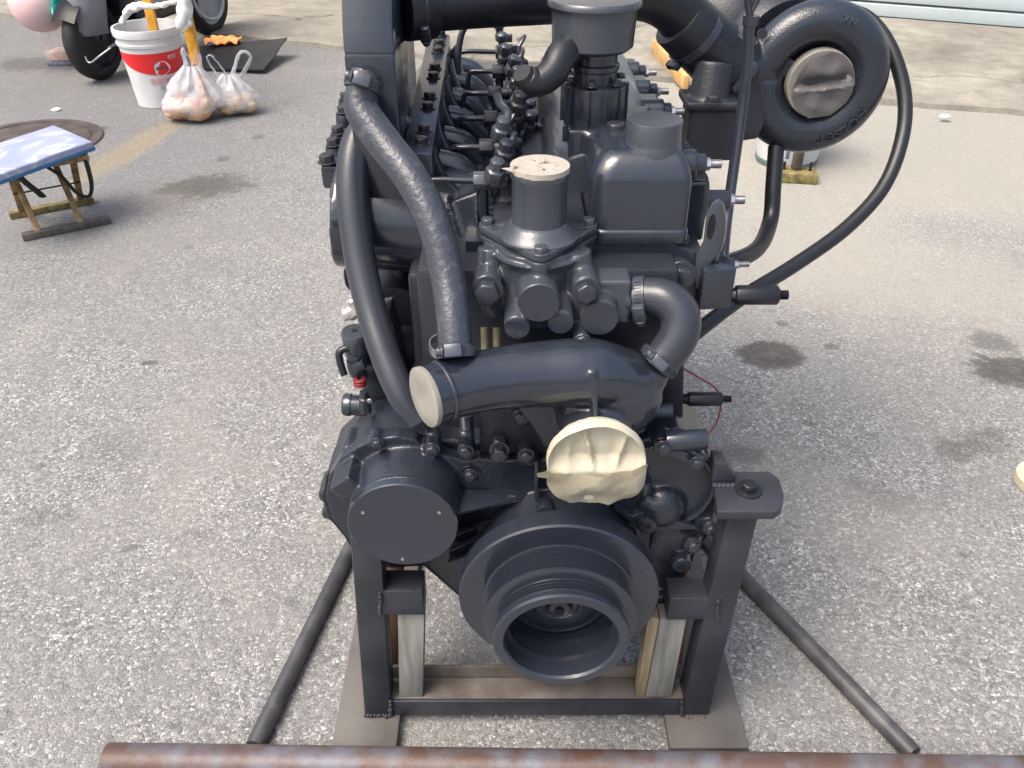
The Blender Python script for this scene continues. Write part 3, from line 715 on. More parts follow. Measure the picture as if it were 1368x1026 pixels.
# ---- cylinder head front, ledges, big bolt, lifting eye
b = B()
prism(b, [(-.06, 1.0, .70), (.25, 1.0, .70), (.25, 1.0, .765), (.20, 1.0, .785), (-.06, 1.0, .785)], (0, .1, 0))
prism(b, [(.05, .985, .762), (.185, .985, .762), (.235, .985, .735), (.235, .985, .722), (.178, .985, .748), (.05, .985, .748)], (0, .05, 0))
prism(b, [(.05, .978, .735), (.175, .978, .735), (.20, .978, .72), (.20, .978, .70), (.05, .978, .70)], (0, .05, 0))
cast('head_front', b, CASTP, eng, .0025, 3)
q = at(908, 366, .985); b = B(); cyl(b, q+BK*.02, q+FR*.004, .019); bs = obj('bolt_boss', b, CASTP, eng, bevel=.003)
bolt(bs, q+FR*.004, FR, .0165, h=.8)
b = B(); eyeY = 1.03
outer = [(929, 388), (926, 366), (930, 340), (939, 322), (941, 300), (944, 282), (950, 272), (957, 268), (964, 274), (968, 290), (968, 312), (962, 338), (950, 352), (944, 366), (940, 386)]
eyeY = .992
prism(b, [at(x, y, eyeY) for x, y in outer], (.006, .012, 0)); eye = obj('lifting_eye', b, GREYP, eng, bevel=.003)
b = B(); prism(b, [at(x, y, eyeY)+V((0, -.0008, 0)) for x, y in [(944, 316), (945, 300), (949, 288), (954, 286), (956, 294), (954, 308), (949, 320)]], (.001, .003, 0)); obj('slot_shade', b, HOLE_SHADE, eye)  # black sheet laid on the plate as the slot's shade, nothing is cut
# mounting cube with a black disc as its hole's shade, hex spacers
q = at(955, 385, .985); b = B(); box(b, q+BK*.02, (.043, .05, .058), Matrix.Rotation(.12, 3, 'Z')); cube = obj('bracket_block', b, PAINT, eng, bevel=.002)
b = B(); h = at(957, 379, .985)+FR*.004; lathe(b, h, BK, [(0, 0), (.0075, 0), (.0075, .003), (0, .003)], 20); obj('bore_shade_disc', b, HOLE_SHADE, cube)
def spacer(x0, x1, x2, y, Y, r):
    p0, p1, p2 = at(x0, y, Y), at(x1, y, Y), at(x2, y, Y); p1 = V((p1.x, Y, p0.z)); p2 = V((p2.x, Y, p0.z))
    b = B(); lathe(b, p0, RT, [(0, 0), (r*.7, 0), (r*.7, .006), (r*.9, .007), (r, .010), (r, (p1-p0).length-.002), (r*.9, (p1-p0).length), (0, (p1-p0).length)], 6, UP); o = obj('hex_spacer', b, BLACKM, eng, bevel=.0008, seg=1)
    b = B(); L = (p2-p1).length; n_ = int(L/.0015)
    lathe(b, p1, RT, [(0, 0)]+sum([[(r*.40, k*L/n_), (r*.48, (k+.5)*L/n_)] for k in range(n_)], [])+[(0, L)], 14); obj('stud', b, BLACKM, o)
spacer(975, 1040, 1053, 394, .99, .0135); spacer(912, 965, 977, 533, .97, .0105)
# manifold studs standing out of the head's right flank
def side_stud(px, py, X, L, r, m=PAINT, mz=ZINC):
    p = ax(px, py, X); b = B(); cyl(b, p-RT*L, p, r, seg=20); o = obj('stud_boss', b, m, eng, bevel=.002)
    b = B(); lathe(b, p, RT, [(0, 0)]+sum([[(r*.38, k*.0018), (r*.45, k*.0018+.0009)] for k in range(12)], [])+[(0, .0225)], 12); obj('stud', b, mz, o)
    b = B(); lathe(b, p, RT, [(0, 0), (r*.62, 0), (r*.62, .006), (0, .006)], 6); obj('nut', b, mz, o)
for (px, py) in [(862, 97), (877, 122), (896, 149), (942, 219)]: side_stud(px, py, .25, .07, .0135)
side_stud(974, 267, .295, .10, .0135); side_stud(980, 353, .30, .05, .009)
for i, (px, py) in enumerate([(862, 97), (877, 122), (896, 149), (942, 219)]):
    p = ax(px, py, .25); b = B(); box(b, (.20, p.y+.02, p.z-.015), (.07, .06, .06)); cyl(b, (.19, p.y, p.z), (.238, p.y, p.z), .02)
    cast('exhaust_port', b, PAINT, eng, .003, 6)
b = B(); box(b, (.225, 1.12, .80), (.07, .12, .085)); box(b, (.205, 1.05, .745), (.05, .08, .09)); cyl(b, (.2, 1.09, .81), (.262, 1.09, .81), .03); cast('head_flank', b, PAINT, eng, .003, 6)

# ---- rocker cover behind the breather
b = B(); rows = []
for i, Y in enumerate([1.10, 1.14, 1.3, 1.5, 1.66, 1.70]):
    s = .8 if i in (0, 5) else 1
    sec = []
    for k in range(15):
        a = math.pi*k/14; sec.append((.135-.090*math.cos(a)*(1 if s == 1 else .93), Y, .80+.085*s*math.sin(a)**.6))
    rows.append([b.verts.new(p) for p in sec]+[b.verts.new((.22, Y, .75)), b.verts.new((.045, Y, .75))])
for r0, r1 in zip(rows, rows[1:]):
    for k in range(17): b.faces.new((r0[k], r0[(k+1) % 17], r1[(k+1) % 17], r1[k]))
b.faces.new(rows[0]); b.faces.new(rows[-1][::-1])
obj('rocker_cover', b, GREYP, eng, sharp=60)

# ---- intake side
ib = [(-.205, 1.075), (-.143, 1.075), (-.146, 1.20), (-.156, 1.42), (-.205, 1.42)]
zl = at(495, 72, 1.075).z
b = B()
lowp = [V((x, y, .80)) for x, y in ib]
prism(b, lowp, (0, 0, zl-.80))
obj('intake_flange', b, PAINT, eng, bevel=.004)
b = B(); up_ = [V((x-.003, y-.012 if y < 1.1 else y, zl+.0)) for x, y in ib]
v0 = [b.verts.new(V((x, y, zl-.002))) for x, y in ib]; v1 = [b.verts.new(p+V((0, 0, .026))) for p in [V((x-.001, y+.012 if y < 1.1 else y, zl)) for x, y in ib]]; v2 = [b.verts.new(V((x+.004, y+.055 if y < 1.1 else y, 1.17))) for x, y in ib]
b.faces.new(v0[::-1]); b.faces.new(v2)
for r0, r1 in ((v0, v1), (v1, v2)):
    for k in range(5): b.faces.new((r0[k], r0[(k+1) % 5], r1[(k+1) % 5], r1[k]))
obj('intake_elbow', b, PAINT, eng, bevel=.004)
# manifold bodies
b = B()
cyl(b, at(452, 285, 1.13), at(642, 300, 1.13), .075, seg=40)
cyl(b, V((-.14, 1.10, .78)), V((-.14, 1.72, .78)), .06, seg=32)
q = at(567, 380, 1.09); cyl(b, q, q+UP*.06, .020)
prism(b, [at(600, 270, 1.06), at(640, 255, 1.06), at(640, 375, 1.02), at(622, 375, 1.02), at(618, 330, 1.04)], (0, .05, 0))
man = cast('intake_manifold', b, PAINT, eng, .0032, 6)
# bolt rail, receding
r0_, r1_ = V((-.122, 1.06, .880)), V((-.132, 1.62, .905))
b = B(); rx = .02
prism(b, [r0_+V((-rx, 0, -.07)), r0_+V((rx, 0, -.05)), r0_+V((rx, 0, 0)), r0_+V((-rx, 0, 0))], r1_-r0_)
rail = obj('intake_rail', b, PAINT, eng, bevel=.003)
for k, f in enumerate([.06, .14, .30, .38, .55, .63, .80, .88, .98]):
    p = r0_+(r1_-r0_)*f
    bolt(rail, p+V((.004, 0, .0)), UP, .009, BLACKM, h=.8)
# curved runners from the rail over to the head, ports between
for k in range(6):
    Y = 1.10+k*.105
    b = B(); P = cat([V((-.104, Y, .885)), V((-.100, Y-.005, .862)), V((-.086, Y-.012, .832)), V((-.062, Y-.018, .812)), V((-.025, Y-.02, .800))], 5)
    for a_, c2_ in zip(P, P[1:]):
        pass
    lo_ = [b.verts.new(p) for p in P]; ba_ = [b.verts.new(p+V((.002, .014, 0))) for p in P]; bl_ = [b.verts.new(p+V((-.03, .016, -.03))) for p in P]; b2_ = [b.verts.new(p+V((-.03, .0, -.03))) for p in P]
    for k2 in range(len(P)-1):
        for q1, q2 in ((lo_, ba_), (ba_, bl_), (bl_, b2_), (b2_, lo_)): b.faces.new((q1[k2], q1[k2+1], q2[k2+1], q2[k2]))
    for e_ in (0, -1): b.faces.new((lo_[e_], ba_[e_], bl_[e_], b2_[e_]))
    obj('runner_rib', b, PAINT, eng, bevel=.002)
    b = B(); tube(b, [V((-.105, Y+.055, .835)), V((-.075, Y+.055, .825)), V((-.045, Y+.05, .795))], [.018, .019, .018], 16, 5); obj('intake_port', b, PAINT, eng)
# injectors, pipe nuts and pipes
for k in range(6):
    Y = 1.055+k*.112; X = -.042+k*.004; zz = .845+k*.006
    inj = B(); lathe(inj, (X+.035, Y+.01, .79), UP, [(0, 0), (.018, 0), (.018, .03), (.013, .034), (.013, .055), (.017, .058), (.017, .068), (.009, .072), (.009, .09), (0, .09)], 16)
    io = obj('injector', inj, DARKP, eng, bevel=.001)
    b = B(); lathe(b, (X-.008, Y, zz), RT, [(0, 0), (.0125, 0), (.0125, .02), (0, .02)], 6, UP); lathe(b, (X+.012, Y, zz), RT, [(0, 0), (.0085, 0), (.0085, .012), (.0105, .013), (.0105, .024), (0, .024)], 14); obj('pipe_nut', b, DARKP if k else GREYP, io, bevel=.001)
    b = B(); tube(b, [V((X, Y, zz)), V((X-.03, Y, zz)), V((X-.048, Y+.004, zz-.006)), V((X-.052, Y+.006, zz-.05))] if k in (1, 2, 3, 4) else [V((X, Y, zz)), V((X-.07, Y, zz)), V((X-.09, Y, zz-.02))], .0042, 10, 5); obj('fuel_pipe', b, PAINT, io)
    b = B(); lathe(b, (X+.004, Y, zz-.05), UP, [(0, 0), (.007, 0), (.007, .048), (0, .048)], 6); obj('clamp_bolt', b, PAINT, io)
    cl = B(); box(cl, (X+.035, Y+.03, .825), (.04, .05, .014), Matrix.Rotation(random.uniform(-.4, .4), 3, 'Z')); box(cl, (X+.03, Y+.045, .85), (.02, .02, .04), Matrix.Rotation(.4, 3, 'X')); obj('injector_clamp', cl, DARKP, io, bevel=.002)
    bolt(io, (X+.045, Y+.035, .833), UP, .008, DARKP)
    b = B(); tube(b, [V((X+.03, Y+.01, .875)), V((X+.045, Y+.03, .895)), V((X+.04, Y+.06, .885)), V((X+.034, Y+.10, .875))], .004, 8, 4); obj('leak_pipe', b, PAINT, io)
b = B(); tube(b, [at(612, 108, 1.57), at(612, 75, 1.57), at(618, 42, 1.57), at(634, 22, 1.57), at(652, 24, 1.56), at(662, 34, 1.55)], .0058, 12, 6); obj('return_pipe', b, GREYP, eng)
fit = B()
for k in range(9):
    p = at(664+k*5.2, 38+k*15, 1.58-k*.028); sc_ = .7+.35*random.random(); lathe(fit, p-UP*.02+RT*random.uniform(-.006, .006), V((.15+random.uniform(-.3, .3), -.25, 1)), [(0, 0), (.011*sc_, 0), (.011*sc_, .012), (.007, .013), (.007, .022), (.012*sc_, .023), (.012*sc_, .032), (.005, .035), (0, .035)], 6)
    box(fit, p+V((.014, .01, -.018)), (.026, .014, .012), Matrix.Rotation(k*.7, 3, 'Z'))
obj('leak_off_fittings', fit, GREYP, eng, bevel=.0012)
b = B(); box(b, (.035, 1.35, .79), (.12, .75, .05)); obj('head_deck', b, DARKP, eng, bevel=.006)
for k, (x, y, Y) in enumerate([(690, 150, 1.20), (668, 185, 1.12), (672, 215, 1.07), (660, 240, 1.04)]):
    b = B(); p = at(x, y, Y); lathe(b, p, V((.2, -.3, 1)), [(0, 0), (.014, 0), (.014, .016), (.010, .018), (.010, .03), (0, .032)], 6); obj('banjo_fitting', b, GREYP if k % 2 else DARKP, eng, bevel=.001)
b = B(); tube(b, [at(660, 185, 1.12), at(672, 172, 1.13), at(678, 152, 1.15), at(668, 140, 1.18), at(664, 128, 1.2)], .006, 10, 5); obj('leak_pipe', b, GREYP, eng)

# left flange with bolts
b = B(); p = at(449, 236, 1.15); box(b, p+V((.03, .03, .0)), (.10, .07, .034)); fl = obj('side_bracket', b, PAINT, eng, bevel=.005)
bolt(fl, at(437, 217, 1.15), UP, .0105, DARKP, h=1.0)
for (x, y, Y, r) in [(446, 194, 1.22, .0095), (452, 178, 1.27, .0095), (459, 150, 1.34, .009), (462, 132, 1.42, .009)]:
    p = at(x, y, Y); b = B(); lathe(b, p-UP*.04, UP, [(0, 0), (.015, 0), (.013, .038), (0, .038)], 16); box(b, ((p.x-.012-.19)/2, p.y+.01, p.z-.032), (abs(p.x-.012+.19), .05, .022)); o = obj('bolt_boss', b, PAINT, fl, bevel=.002)
    bolt(fl, p, V((-.1, 0, 1)), r, DARKP, h=1.0)
b = B(); tube(b, [at(452, 240, 1.12), at(447, 262, 1.10), at(458, 290, 1.09)], .007, 10, 4); obj('drain_tube', b, GREYP, eng)

# ---- the two painted hoses on the left
hA = [at(490, 98, 1.055), at(484, 122, 1.045), at(484, 148, 1.035), at(512, 190, 1.01), at(550, 240, .975), at(580, 300, .94), at(598, 370, .905), at(606, 430, .87), at(610, 478, .845)]
b = B(); tube(b, hA, [.0185, .0195, .021, .0215, .0215, .021, .0205, .0205, .0205], 28, 7); hose = obj('coolant_hose', b, WORNH, eng)
clamp(hose, at(486, 113, 1.049), hA[1]-hA[0], .0205, .014, (.1, -1, .5), GREYP)
clamp(hose, at(609, 470, .85), hA[-1]-hA[-2], .0212, .014, (.0, -1, .1))
b = B(); x_, y_, z_ = basis(UP)
q = at(592, 462, .905); lathe(b, q-UP*.006, V((.1, -.2, 1)), [(.017, 0), (.0185, 0), (.0185, .012), (.017, .012), (.017, 0)], 32); obj('clamp_band', b, ZINC, hose)
hB = [at(545, 175, 1.19), at(520, 165, 1.15), at(488, 175, 1.11), at(474, 205, 1.09), at(471, 260, 1.06), at(480, 340, 1.02), at(495, 410, .98), at(513, 470, .94), at(536, 525, .905), at(560, 562, .89)]
b = B(); tube(b, hB, [.018, .018, .020, .0215, .0215, .021, .0205, .020, .0195, .018], 28, 7); obj('bypass_hose', b, HOSE, eng)

# ---- fuel filter head and small fittings low on the left
fh = B(); prism(fh, px_outline([(482, 440), (486, 425), (520, 418), (560, 560), (486, 556), (484, 500)], 1.02), (0, .05, 0)); fhead = obj('filter_bracket', fh, PAINT, eng, bevel=.003)
q = at(473, 442, 1.0); b = B(); lathe(b, q-UP*.014, V((.05, -.12, 1)), [(0, 0), (.015, -.03), (.018, .0), (.0185, .012), (.017, .0145), (0, .0145)], 36); cap2 = obj('primer_cap', b, GREYP, fhead)
b = B(); lathe(b, q+UP*.0005, V((.05, -.12, 1)), [(0, 0), (.004, 0), (.004, .001), (0, .001)], 10); obj('bore_shade_disc', b, HOLE_SHADE, cap2)  # small black disc painted as the shade of a hole in the cap
b = B(); tube(b, [at(478, 450, 1.01), at(476, 490, 1.0), at(484, 505, 1.0)], [.016, .013, .010], 16, 4); box(b, at(472, 478, .99), (.014, .014, .014), Matrix.Rotation(.5, 3, 'Y')); box(b, at(480, 487, .985), (.018, .018, .012), Matrix.Rotation(-.4, 3, 'Y')); obj('primer_body', b, PAINT, fhead, bevel=.001)
b = B(); tube(b, [at(472, 464, .99), at(460, 466, .988), at(453, 472, .985), at(455, 486, .98), at(460, 501, .975)], .0052, 12, 5); obj('lever', b, BLACKM, fhead)
b = B(); q = at(481, 512, .985)
for k in range(3): lathe(b, q+UP*(-.004+k*.0045), UP, [(.004, 0), (.0085, .0005), (.0095, .002), (.0085, .0035), (.004, .004)], 20)
obj('sealing_washers', b, REDW, fhead)
b = B(); q0, q1 = at(458, 540, .98), at(490, 542, .98); lathe(b, q0, q1-q0, [(0, 0), (.014, 0), (.0165, .003), (.0165, .012), (.015, .013), (.0155, (q1-q0).length), (0, (q1-q0).length)], 28); obj('pressure_switch', b, PAINT, fhead, sharp=40)
b = B(); q = at(487, 535, .97); lathe(b, q-UP*.02, UP, [(0, 0), (.0085, 0), (.0085, .024), (.006, .026), (.006, .036), (0, .036)], 12); obj('banjo_fitting', b, PAINT, fhead, bevel=.001)
q = at(494, 535, .955); bolt(fhead, q, FR, .004, ZINC, name='screw_head', washer=False)
b = B(); ball(b, at(474, 408, 1.05), .016, 1, .8, 1.3, 14)
for v in b.verts: v.co += V((1, 1, 1))*.008*mnoise.noise(v.co*70)
bmesh.ops.rotate(b, cent=at(470, 408, 1.05), matrix=Matrix.Rotation(.6, 3, 'Y'), verts=b.verts); obj('foil_wrap', b, SILVER, fhead, sharp=15)
b = B(); tube(b, [at(472, 358, 1.06), at(463, 360, 1.06), at(464, 378, 1.06), at(470, 386, 1.06)], .0035, 8, 4); obj('wire_clip', b, BLACKM, fhead)
# injection pump jumble in the gap behind the hoses
b = B(); cyl(b, V((-.175, 1.10, .62)), V((-.175, 1.55, .62)), .045, seg=24)
for k in range(6): lathe(b, (-.165, 1.14+k*.065, .655), UP, [(0, 0), (.012, 0), (.012, .025), (.008, .027), (.008, .045), (0, .045)], 8)
box(b, (-.16, 1.3, .56), (.09, .5, .08)); pump = obj('injection_pump', b, DARKP, eng, bevel=.002)
for k in range(6):
    b = B(); tube(b, [V((-.165, 1.14+k*.065, .70)), V((-.16, 1.15+k*.065, .74)), V((-.13, 1.16+k*.07, .78))], .0035, 8, 4); obj('injection_pipe', b, GREYP, pump)
for k, (x, y) in enumerate([(533, 395), (552, 398), (532, 430), (549, 432), (540, 470)]):
    b = B(); p = at(x, y, 1.12); cyl(b, p, p+UP*.012, .008, seg=12); obj('pump_fitting', b, GREYP, pump)
b = B(); p = at(648, 452, .955); 
for dx in (0, .016): cyl(b, p+RT*dx-UP*.03, p+RT*dx+UP*.02, .0075, seg=14)
obj('brass_pipe', b, mat('bare_brass', (.34, .30, .20), .4, .5, .2, 30), eng)
# small parts right of the coolant housing
b = B(); p0, p1 = at(888, 589, .882), at(944, 586, .884); cyl(b, p0, p1, .0145, seg=24); obj('sensor_tube', b, PAINT, eng, bevel=.002)
b = B(); prism(b, [at(880, 606, .874), at(890, 596, .874), at(944, 612, .878), at(942, 620, .878), at(926, 622, .876)], (0, .018, -.002)); obj('cover_bracket', b, PAINT, eng, bevel=.003)
b = B(); p = at(868, 548, .915); cyl(b, p, p+RT*.03, .010, seg=14); obj('connector', b, STEELP, eng, bevel=.001)
b = B(); prism(b, px_outline([(878, 500), (914, 480), (912, 580), (880, 590)], .96), (0, .04, 0)); obj('side_plate', b, DARKP, eng, bevel=.002)
b = B(); tube(b, [at(860, 640, .88), at(858, 655, .88)], .012, 14, 1); obj('plug', b, PAINT, eng, bevel=.001)
b = B(); tube(b, [at(912, 492, .975), at(935, 505, .98), at(957, 520, .985), at(963, 540, .985), at(957, 565, .98), at(946, 580, .97), at(942, 588, .955)], .0013, 8, 8); obj('sensor_wire', b, REDW, eng)

# ---- turbocharger
tc0 = at(1086, 104, 1.41); tY = 1.41
def scroll(f):      # tube radius and ring radius along the scroll
    return .031+.007*f, .087-.001*f
turbo = B(); N_ = 72; seg = 24; rings = []
for i in range(N_+1):
    f = i/N_; a = math.radians(165)-f*math.radians(345)     # clockwise from upper left round to left
    rt_, rm = scroll(f)
    c = V((tc0.x+math.cos(a)*rm, tY+.004*f, tc0.z+math.sin(a)*rm)); e = V((math.cos(a), 0, math.sin(a)))
    rings.append([turbo.verts.new(c+e*rt_*math.cos(t)+FR*rt_*math.sin(t)) for t in [2*math.pi*k/seg for k in range(seg)]])
for r0, r1 in zip(rings, rings[1:]):
    for k in range(seg): turbo.faces.new((r0[k], r0[(k+1) % seg], r1[(k+1) % seg], r1[k]))
turbo.faces.new(rings[0]); turbo.faces.new(rings[-1][::-1])
ce = V((tc0.x-.0895, tY+.006, tc0.z))
tube(turbo, [ce+V((.004, 0, -.025)), ce+V((-.002, 0, .010)), at(988, 88, 1.405), at(975, 68, 1.40)], [.035, .037, .041, .043], 28, 5)
lathe(turbo, (tc0.x, tY+.010, tc0.z), BK, [(0, 0), (.085, 0), (.085, .03), (0, .03)], 48)
lathe(turbo, (tc0.x+.004, tY-.028, tc0.z-.002), BK, [(0, 0), (.049, 0), (.051, .06), (0, .06)], 48)
box(turbo, (tc0.x-.062, tY-.004, tc0.z+.018), (.045, .022, .026))
tm = cast('compressor_housing', turbo, CASTP, eng, .0026, 4)
ic = V((tc0.x+.004, tY-.032, tc0.z-.002))
b = B(); lathe(b, ic, BK, [(.040, .001), (.0515, .000), (.0528, .001), (.0532, .018)], 56); obj('inlet_tape', b, PAPER, tm)
b = B(); ox = []
for k in range(56):
    a = 2*math.pi*k/56; r = .0512+.003*mnoise.noise(V((math.cos(a)*3.5, math.sin(a)*3.5, 8)))+.0018*mnoise.noise(V((math.cos(a)*14, math.sin(a)*14, 8)))
    if 1.3 < a < 4.0: r -= .0085*math.sin((a-1.3)/2.7*math.pi)
    ox.append((math.cos(a)*r+.001, math.sin(a)*r-.001))
prev = None
for i in range(0, 12):
    f = 1-i/12
    cur = []
    for x, y in ox:
        X, Z = x*f, y*f
        fold = .004*(crease(X, Z, (11, 17, .2))-.5)+.003*(crease(X, Z, (-24, 9, .7))-.5)+.010*math.exp(-((Z-.004-.1*X)/.008)**2)-.004*math.exp(-((Z+.006-.1*X)/.004)**2)
        cur.append(b.verts.new((ic.x+X, ic.y-.0022-.003*(1-f**2)+fold*(1-f**4)+.003*mnoise.noise(V((X*40, Z*60, 3)))*(1-f**3), ic.z+Z)))
    if prev:
        for k in range(56): b.faces.new((prev[k], prev[(k+1) % 56], cur[(k+1) % 56], cur[k]))
    prev = cur
b.faces.new(prev); obj('inlet_film', b, FILM, tm, sharp=15)
b = B(); lathe(b, (tc0.x-.04, tY+.05, tc0.z+.02), V((-.35, 1, .1)), [(0, 0), (.09, 0), (.10, .02), (.10, .03), (.06, .05), (.05, .10), (.09, .13), (.10, .2), (.07, .24), (0, .24)], 48); obj('turbine_housing', b, DARKP, tm, sharp=50)
b = B(); prism(b, [at(990, 120, 1.375), at(1003, 90, 1.375), at(1012, 118, 1.375), at(1022, 165, 1.375), at(1012, 186, 1.375), at(985, 190, 1.375)], (0, .05, 0)); obj('scroll_bracket', b, CASTP, tm, bevel=.004)
b = B(); q = at(1018, 45, 1.385); lathe(b, q, FR, [(0, 0), (.008, 0), (.008, .002), (0, .002)], 20); obj('cast_mark', b, CASTP, tm)
# raised lettering on the scroll
def ring_text(body, a_start, a_end, size, m, rt_at, depth=.0022):
    cu = bpy.data.curves.new('lettering', 'FONT'); cu.body = body; cu.size = size; cu.align_x = 'CENTER'; cu.align_y = 'CENTER'; cu.extrude = depth/2; cu.resolution_u = 3
    o = bpy.data.objects.new('t', cu); C.objects.link(o); dg = bpy.context.evaluated_depsgraph_get(); dg.update()
    me = bpy.data.meshes.new_from_object(o.evaluated_get(dg)); bpy.data.objects.remove(o)
    b = bmesh.new(); b.from_mesh(me); bpy.data.meshes.remove(me)
    xs = [v.co.x for v in b.verts]; wd = max(xs)-min(xs); am = (a_start+a_end)/2; sp = a_start-a_end
    for v in b.verts:
        a = am-(v.co.x/wd)*sp; f = (math.radians(165)-a)/math.radians(345); rt_, rm = scroll(f)
        off = rt_at*rt_+v.co.y; y = tY+.004*f-math.sqrt(max(rt_**2-off**2, 1e-6))-(v.co.z+depth/2)-.0014
        v.co = V((tc0.x+math.cos(a)*(rm+off), y, tc0.z+math.sin(a)*(rm+off)))
    return obj('lettering', b, m, tm)
ring_text('HOLSET', math.radians(-26), math.radians(-80), .0185, PAINT, .12, .0045)
ring_text('XN', math.radians(80), math.radians(66), .013, GREYP, .35, .001)
# manifold outlet flange below the turbo
b = B(); p = at(950, 175, 1.32); box(b, p+V((0, .02, -.005)), (.078, .07, .075)); box(b, at(950, 138, 1.32)+V((0, .02, 0)), (.082, .08, .012)); cyl(b, at(945, 140, 1.33), at(955, 85, 1.35), .030, seg=24)
tf = cast('turbo_foot', b, DARKP, eng, .003, 3)
bolt(tf, at(952, 137, 1.28), UP, .0105, DARKP, h=.9); bolt(tf, at(928, 122, 1.36), UP, .010, DARKP)
# oil feed and drain pipes
b = B(); tube(b, [at(1001, 30, 1.20), at(996, 110, 1.20), at(983, 205, 1.18), at(972, 285, 1.15), at(966, 345, 1.10)], .0078, 14, 5); of = obj('oil_feed_pipe', b, PAINT, eng)
b = B(); q = at(1003, 27, 1.20); lathe(b, q-UP*.006, UP, [(0, 0), (.011, 0), (.011, .012), (0, .012)], 6); tube(b, [q, at(1000, 8, 1.2), at(996, -30, 1.2)], .005, 10, 2); tube(b, [at(1003, 16, 1.2), at(1012, 0, 1.2), at(1020, -20, 1.2)], .004, 8, 2); obj('banjo_fitting', b, PAINT, of)
b = B(); tube(b, [at(1037, 195, 1.40), at(1033, 250, 1.37), at(1029, 295, 1.34), at(1012, 332, 1.27), at(975, 350, 1.20), at(930, 360, 1.15)], .0135, 18, 6); obj('oil_drain_pipe', b, BLACKM, eng)
b = B(); tube(b, [at(1120, 10, 1.52), at(1160, 25, 1.48), at(1190, 65, 1.44), at(1208, 125, 1.40), at(1205, 185, 1.36), at(1180, 250, 1.31), at(1130, 305, 1.26), at(1060, 355, 1.20), at(995, 395, 1.14), at(935, 440, 1.08), at(900, 470, 1.05)], .0115, 18, 7); obj('wastegate_hose', b, RUBBER, eng)
# charge pipe across the top with its two rubber couplings
b = B(); tube(b, [at(560, 8, 1.24), at(650, 2, 1.27), at(760, -3, 1.31), at(850, -8, 1.35), at(895, 5, 1.37), at(925, 35, 1.38), at(960, 62, 1.39)], [.034, .034, .034, .036, .039, .041, .041], 28, 6); cp = obj('charge_pipe', b, BLACKM, eng)
b = B(); tube(b, [at(537, 12, 1.22), at(577, 9, 1.24)], .041, 28, 1); obj('rubber_coupling', b, RUBBER, cp, bevel=.002)
b = B(); p0, p1 = at(906, 25, 1.375), at(985, 108, 1.40)
tube(b, [p0, p0.lerp(p1, .5), p1], [.0445, .0455, .046], 32, 4); obj('rubber_coupling', b, RUBBER, cp, bevel=.002)
clamp(cp, p0.lerp(p1, .28), p1-p0, .0458, .012, (-.6, -.3, -.7), PAINT)
clamp(cp, p0.lerp(p1, .86), p1-p0, .0468, .012, (.3, -1, .5), PAINT)
clamp(cp, at(570, 9, 1.237), RT, .0418, .012, (.0, -1, -.6), PAINT)

# ------------------------------------------------------------------ the stand
st = empty('engine_stand', (.04, .83, 0), 'dark grey welded steel stand with two flat runners, carrying the engine', 'stand')
def bar(p0, p1, wx, wy):     # square tube standing between two points (top face centre lines)
    b = B(); p0, p1 = V(p0), V(p1)
    r = [(-wx/2, -wy/2), (wx/2, -wy/2), (wx/2, wy/2), (-wx/2, wy/2)]
    lo = [b.verts.new(p0+V((x, y, 0))) for x, y in r]; hi = [b.verts.new(p1+V((x, y, 0))) for x, y in r]
    b.faces.new(lo[::-1]); b.faces.new(hi)
    for k in range(4): b.faces.new((lo[k], lo[(k+1) % 4], hi[(k+1) % 4], hi[k]))
    return b
for x0, x1 in ((-.286, -.183), (.250, .374)):
    b = B(); box(b, ((x0+x1)/2, 1.46, .0105), (x1-x0, 1.37, .019)); obj('runner', b, RUNNER, st, bevel=.002)
Yp = .832
def post_at(tl, tr, bl, br, m):
    b = B(); T = [at(*tl, Yp), at(*tr, Yp)]; L_ = [at(*bl, Yp), at(*br, Yp)]; L_ = [V((p.x, p.y, .0205)) for p in L_]
    prism(b, [L_[0], L_[1], T[1], T[0]], (0, .042, 0)); return obj('post', b, m, st, bevel=.004)
post_at((467, 715), (508, 715), (487, 957), (523, 957), STANDP)
post_at((972, 690), (1014, 690), (909, 957), (947, 957), STANDP)
obj('post', bar((-.22, 1.75, .02), (-.21, 1.75, .47), .045, .045), RUST, st, bevel=.004)
obj('post', bar((.30, 1.75, .02), (.30, 1.75, .5), .045, .045), RUST, st, bevel=.004)
xl, xr = at(523, 945, .835).x, at(912, 945, .835).x; xm, xw = (xl+xr)/2, xr-xl
zl_ = at(700, 938, Yp).z
b = B(); box(b, (xm, Yp+.004, (zl_+.021)/2), (xw, .006, zl_-.021)); obj('cross_bar', b, STANDP, st, bevel=.001)
b = B(); box(b, (xm, Yp+.027, zl_-.004), (xw, .040, .006)); obj('cross_bar_flange', b, RUST, st, bevel=.001)
zb_ = at(700, 890, Yp+.05).z
b = B(); box(b, (xm, Yp+.051, (zb_+.03)/2), (xw, .006, zb_-.03)); obj('cross_bar_back', b, RUST, st, bevel=.001)
b = B(); box(b, (.04, 1.75, .09), (.46, .045, .045)); obj('rear_cross_bar', b, RUST, st, bevel=.003)
def tab(x0, x1, ytop, ybot, Y):
    p0 = at(x0, ytop, Y); p1 = at(x1, ybot, Y)
    b = B(); box(b, ((p0.x+p1.x)/2, Y+.021, (p0.z+p1.z)/2), (abs(p1.x-p0.x), .042, abs(p0.z-p1.z))); obj('side_arm', b, STANDP, st, bevel=.002)
tab(506, 567, 790, 822, Yp+.001); tab(895, 968, 800, 828, Yp+.001)
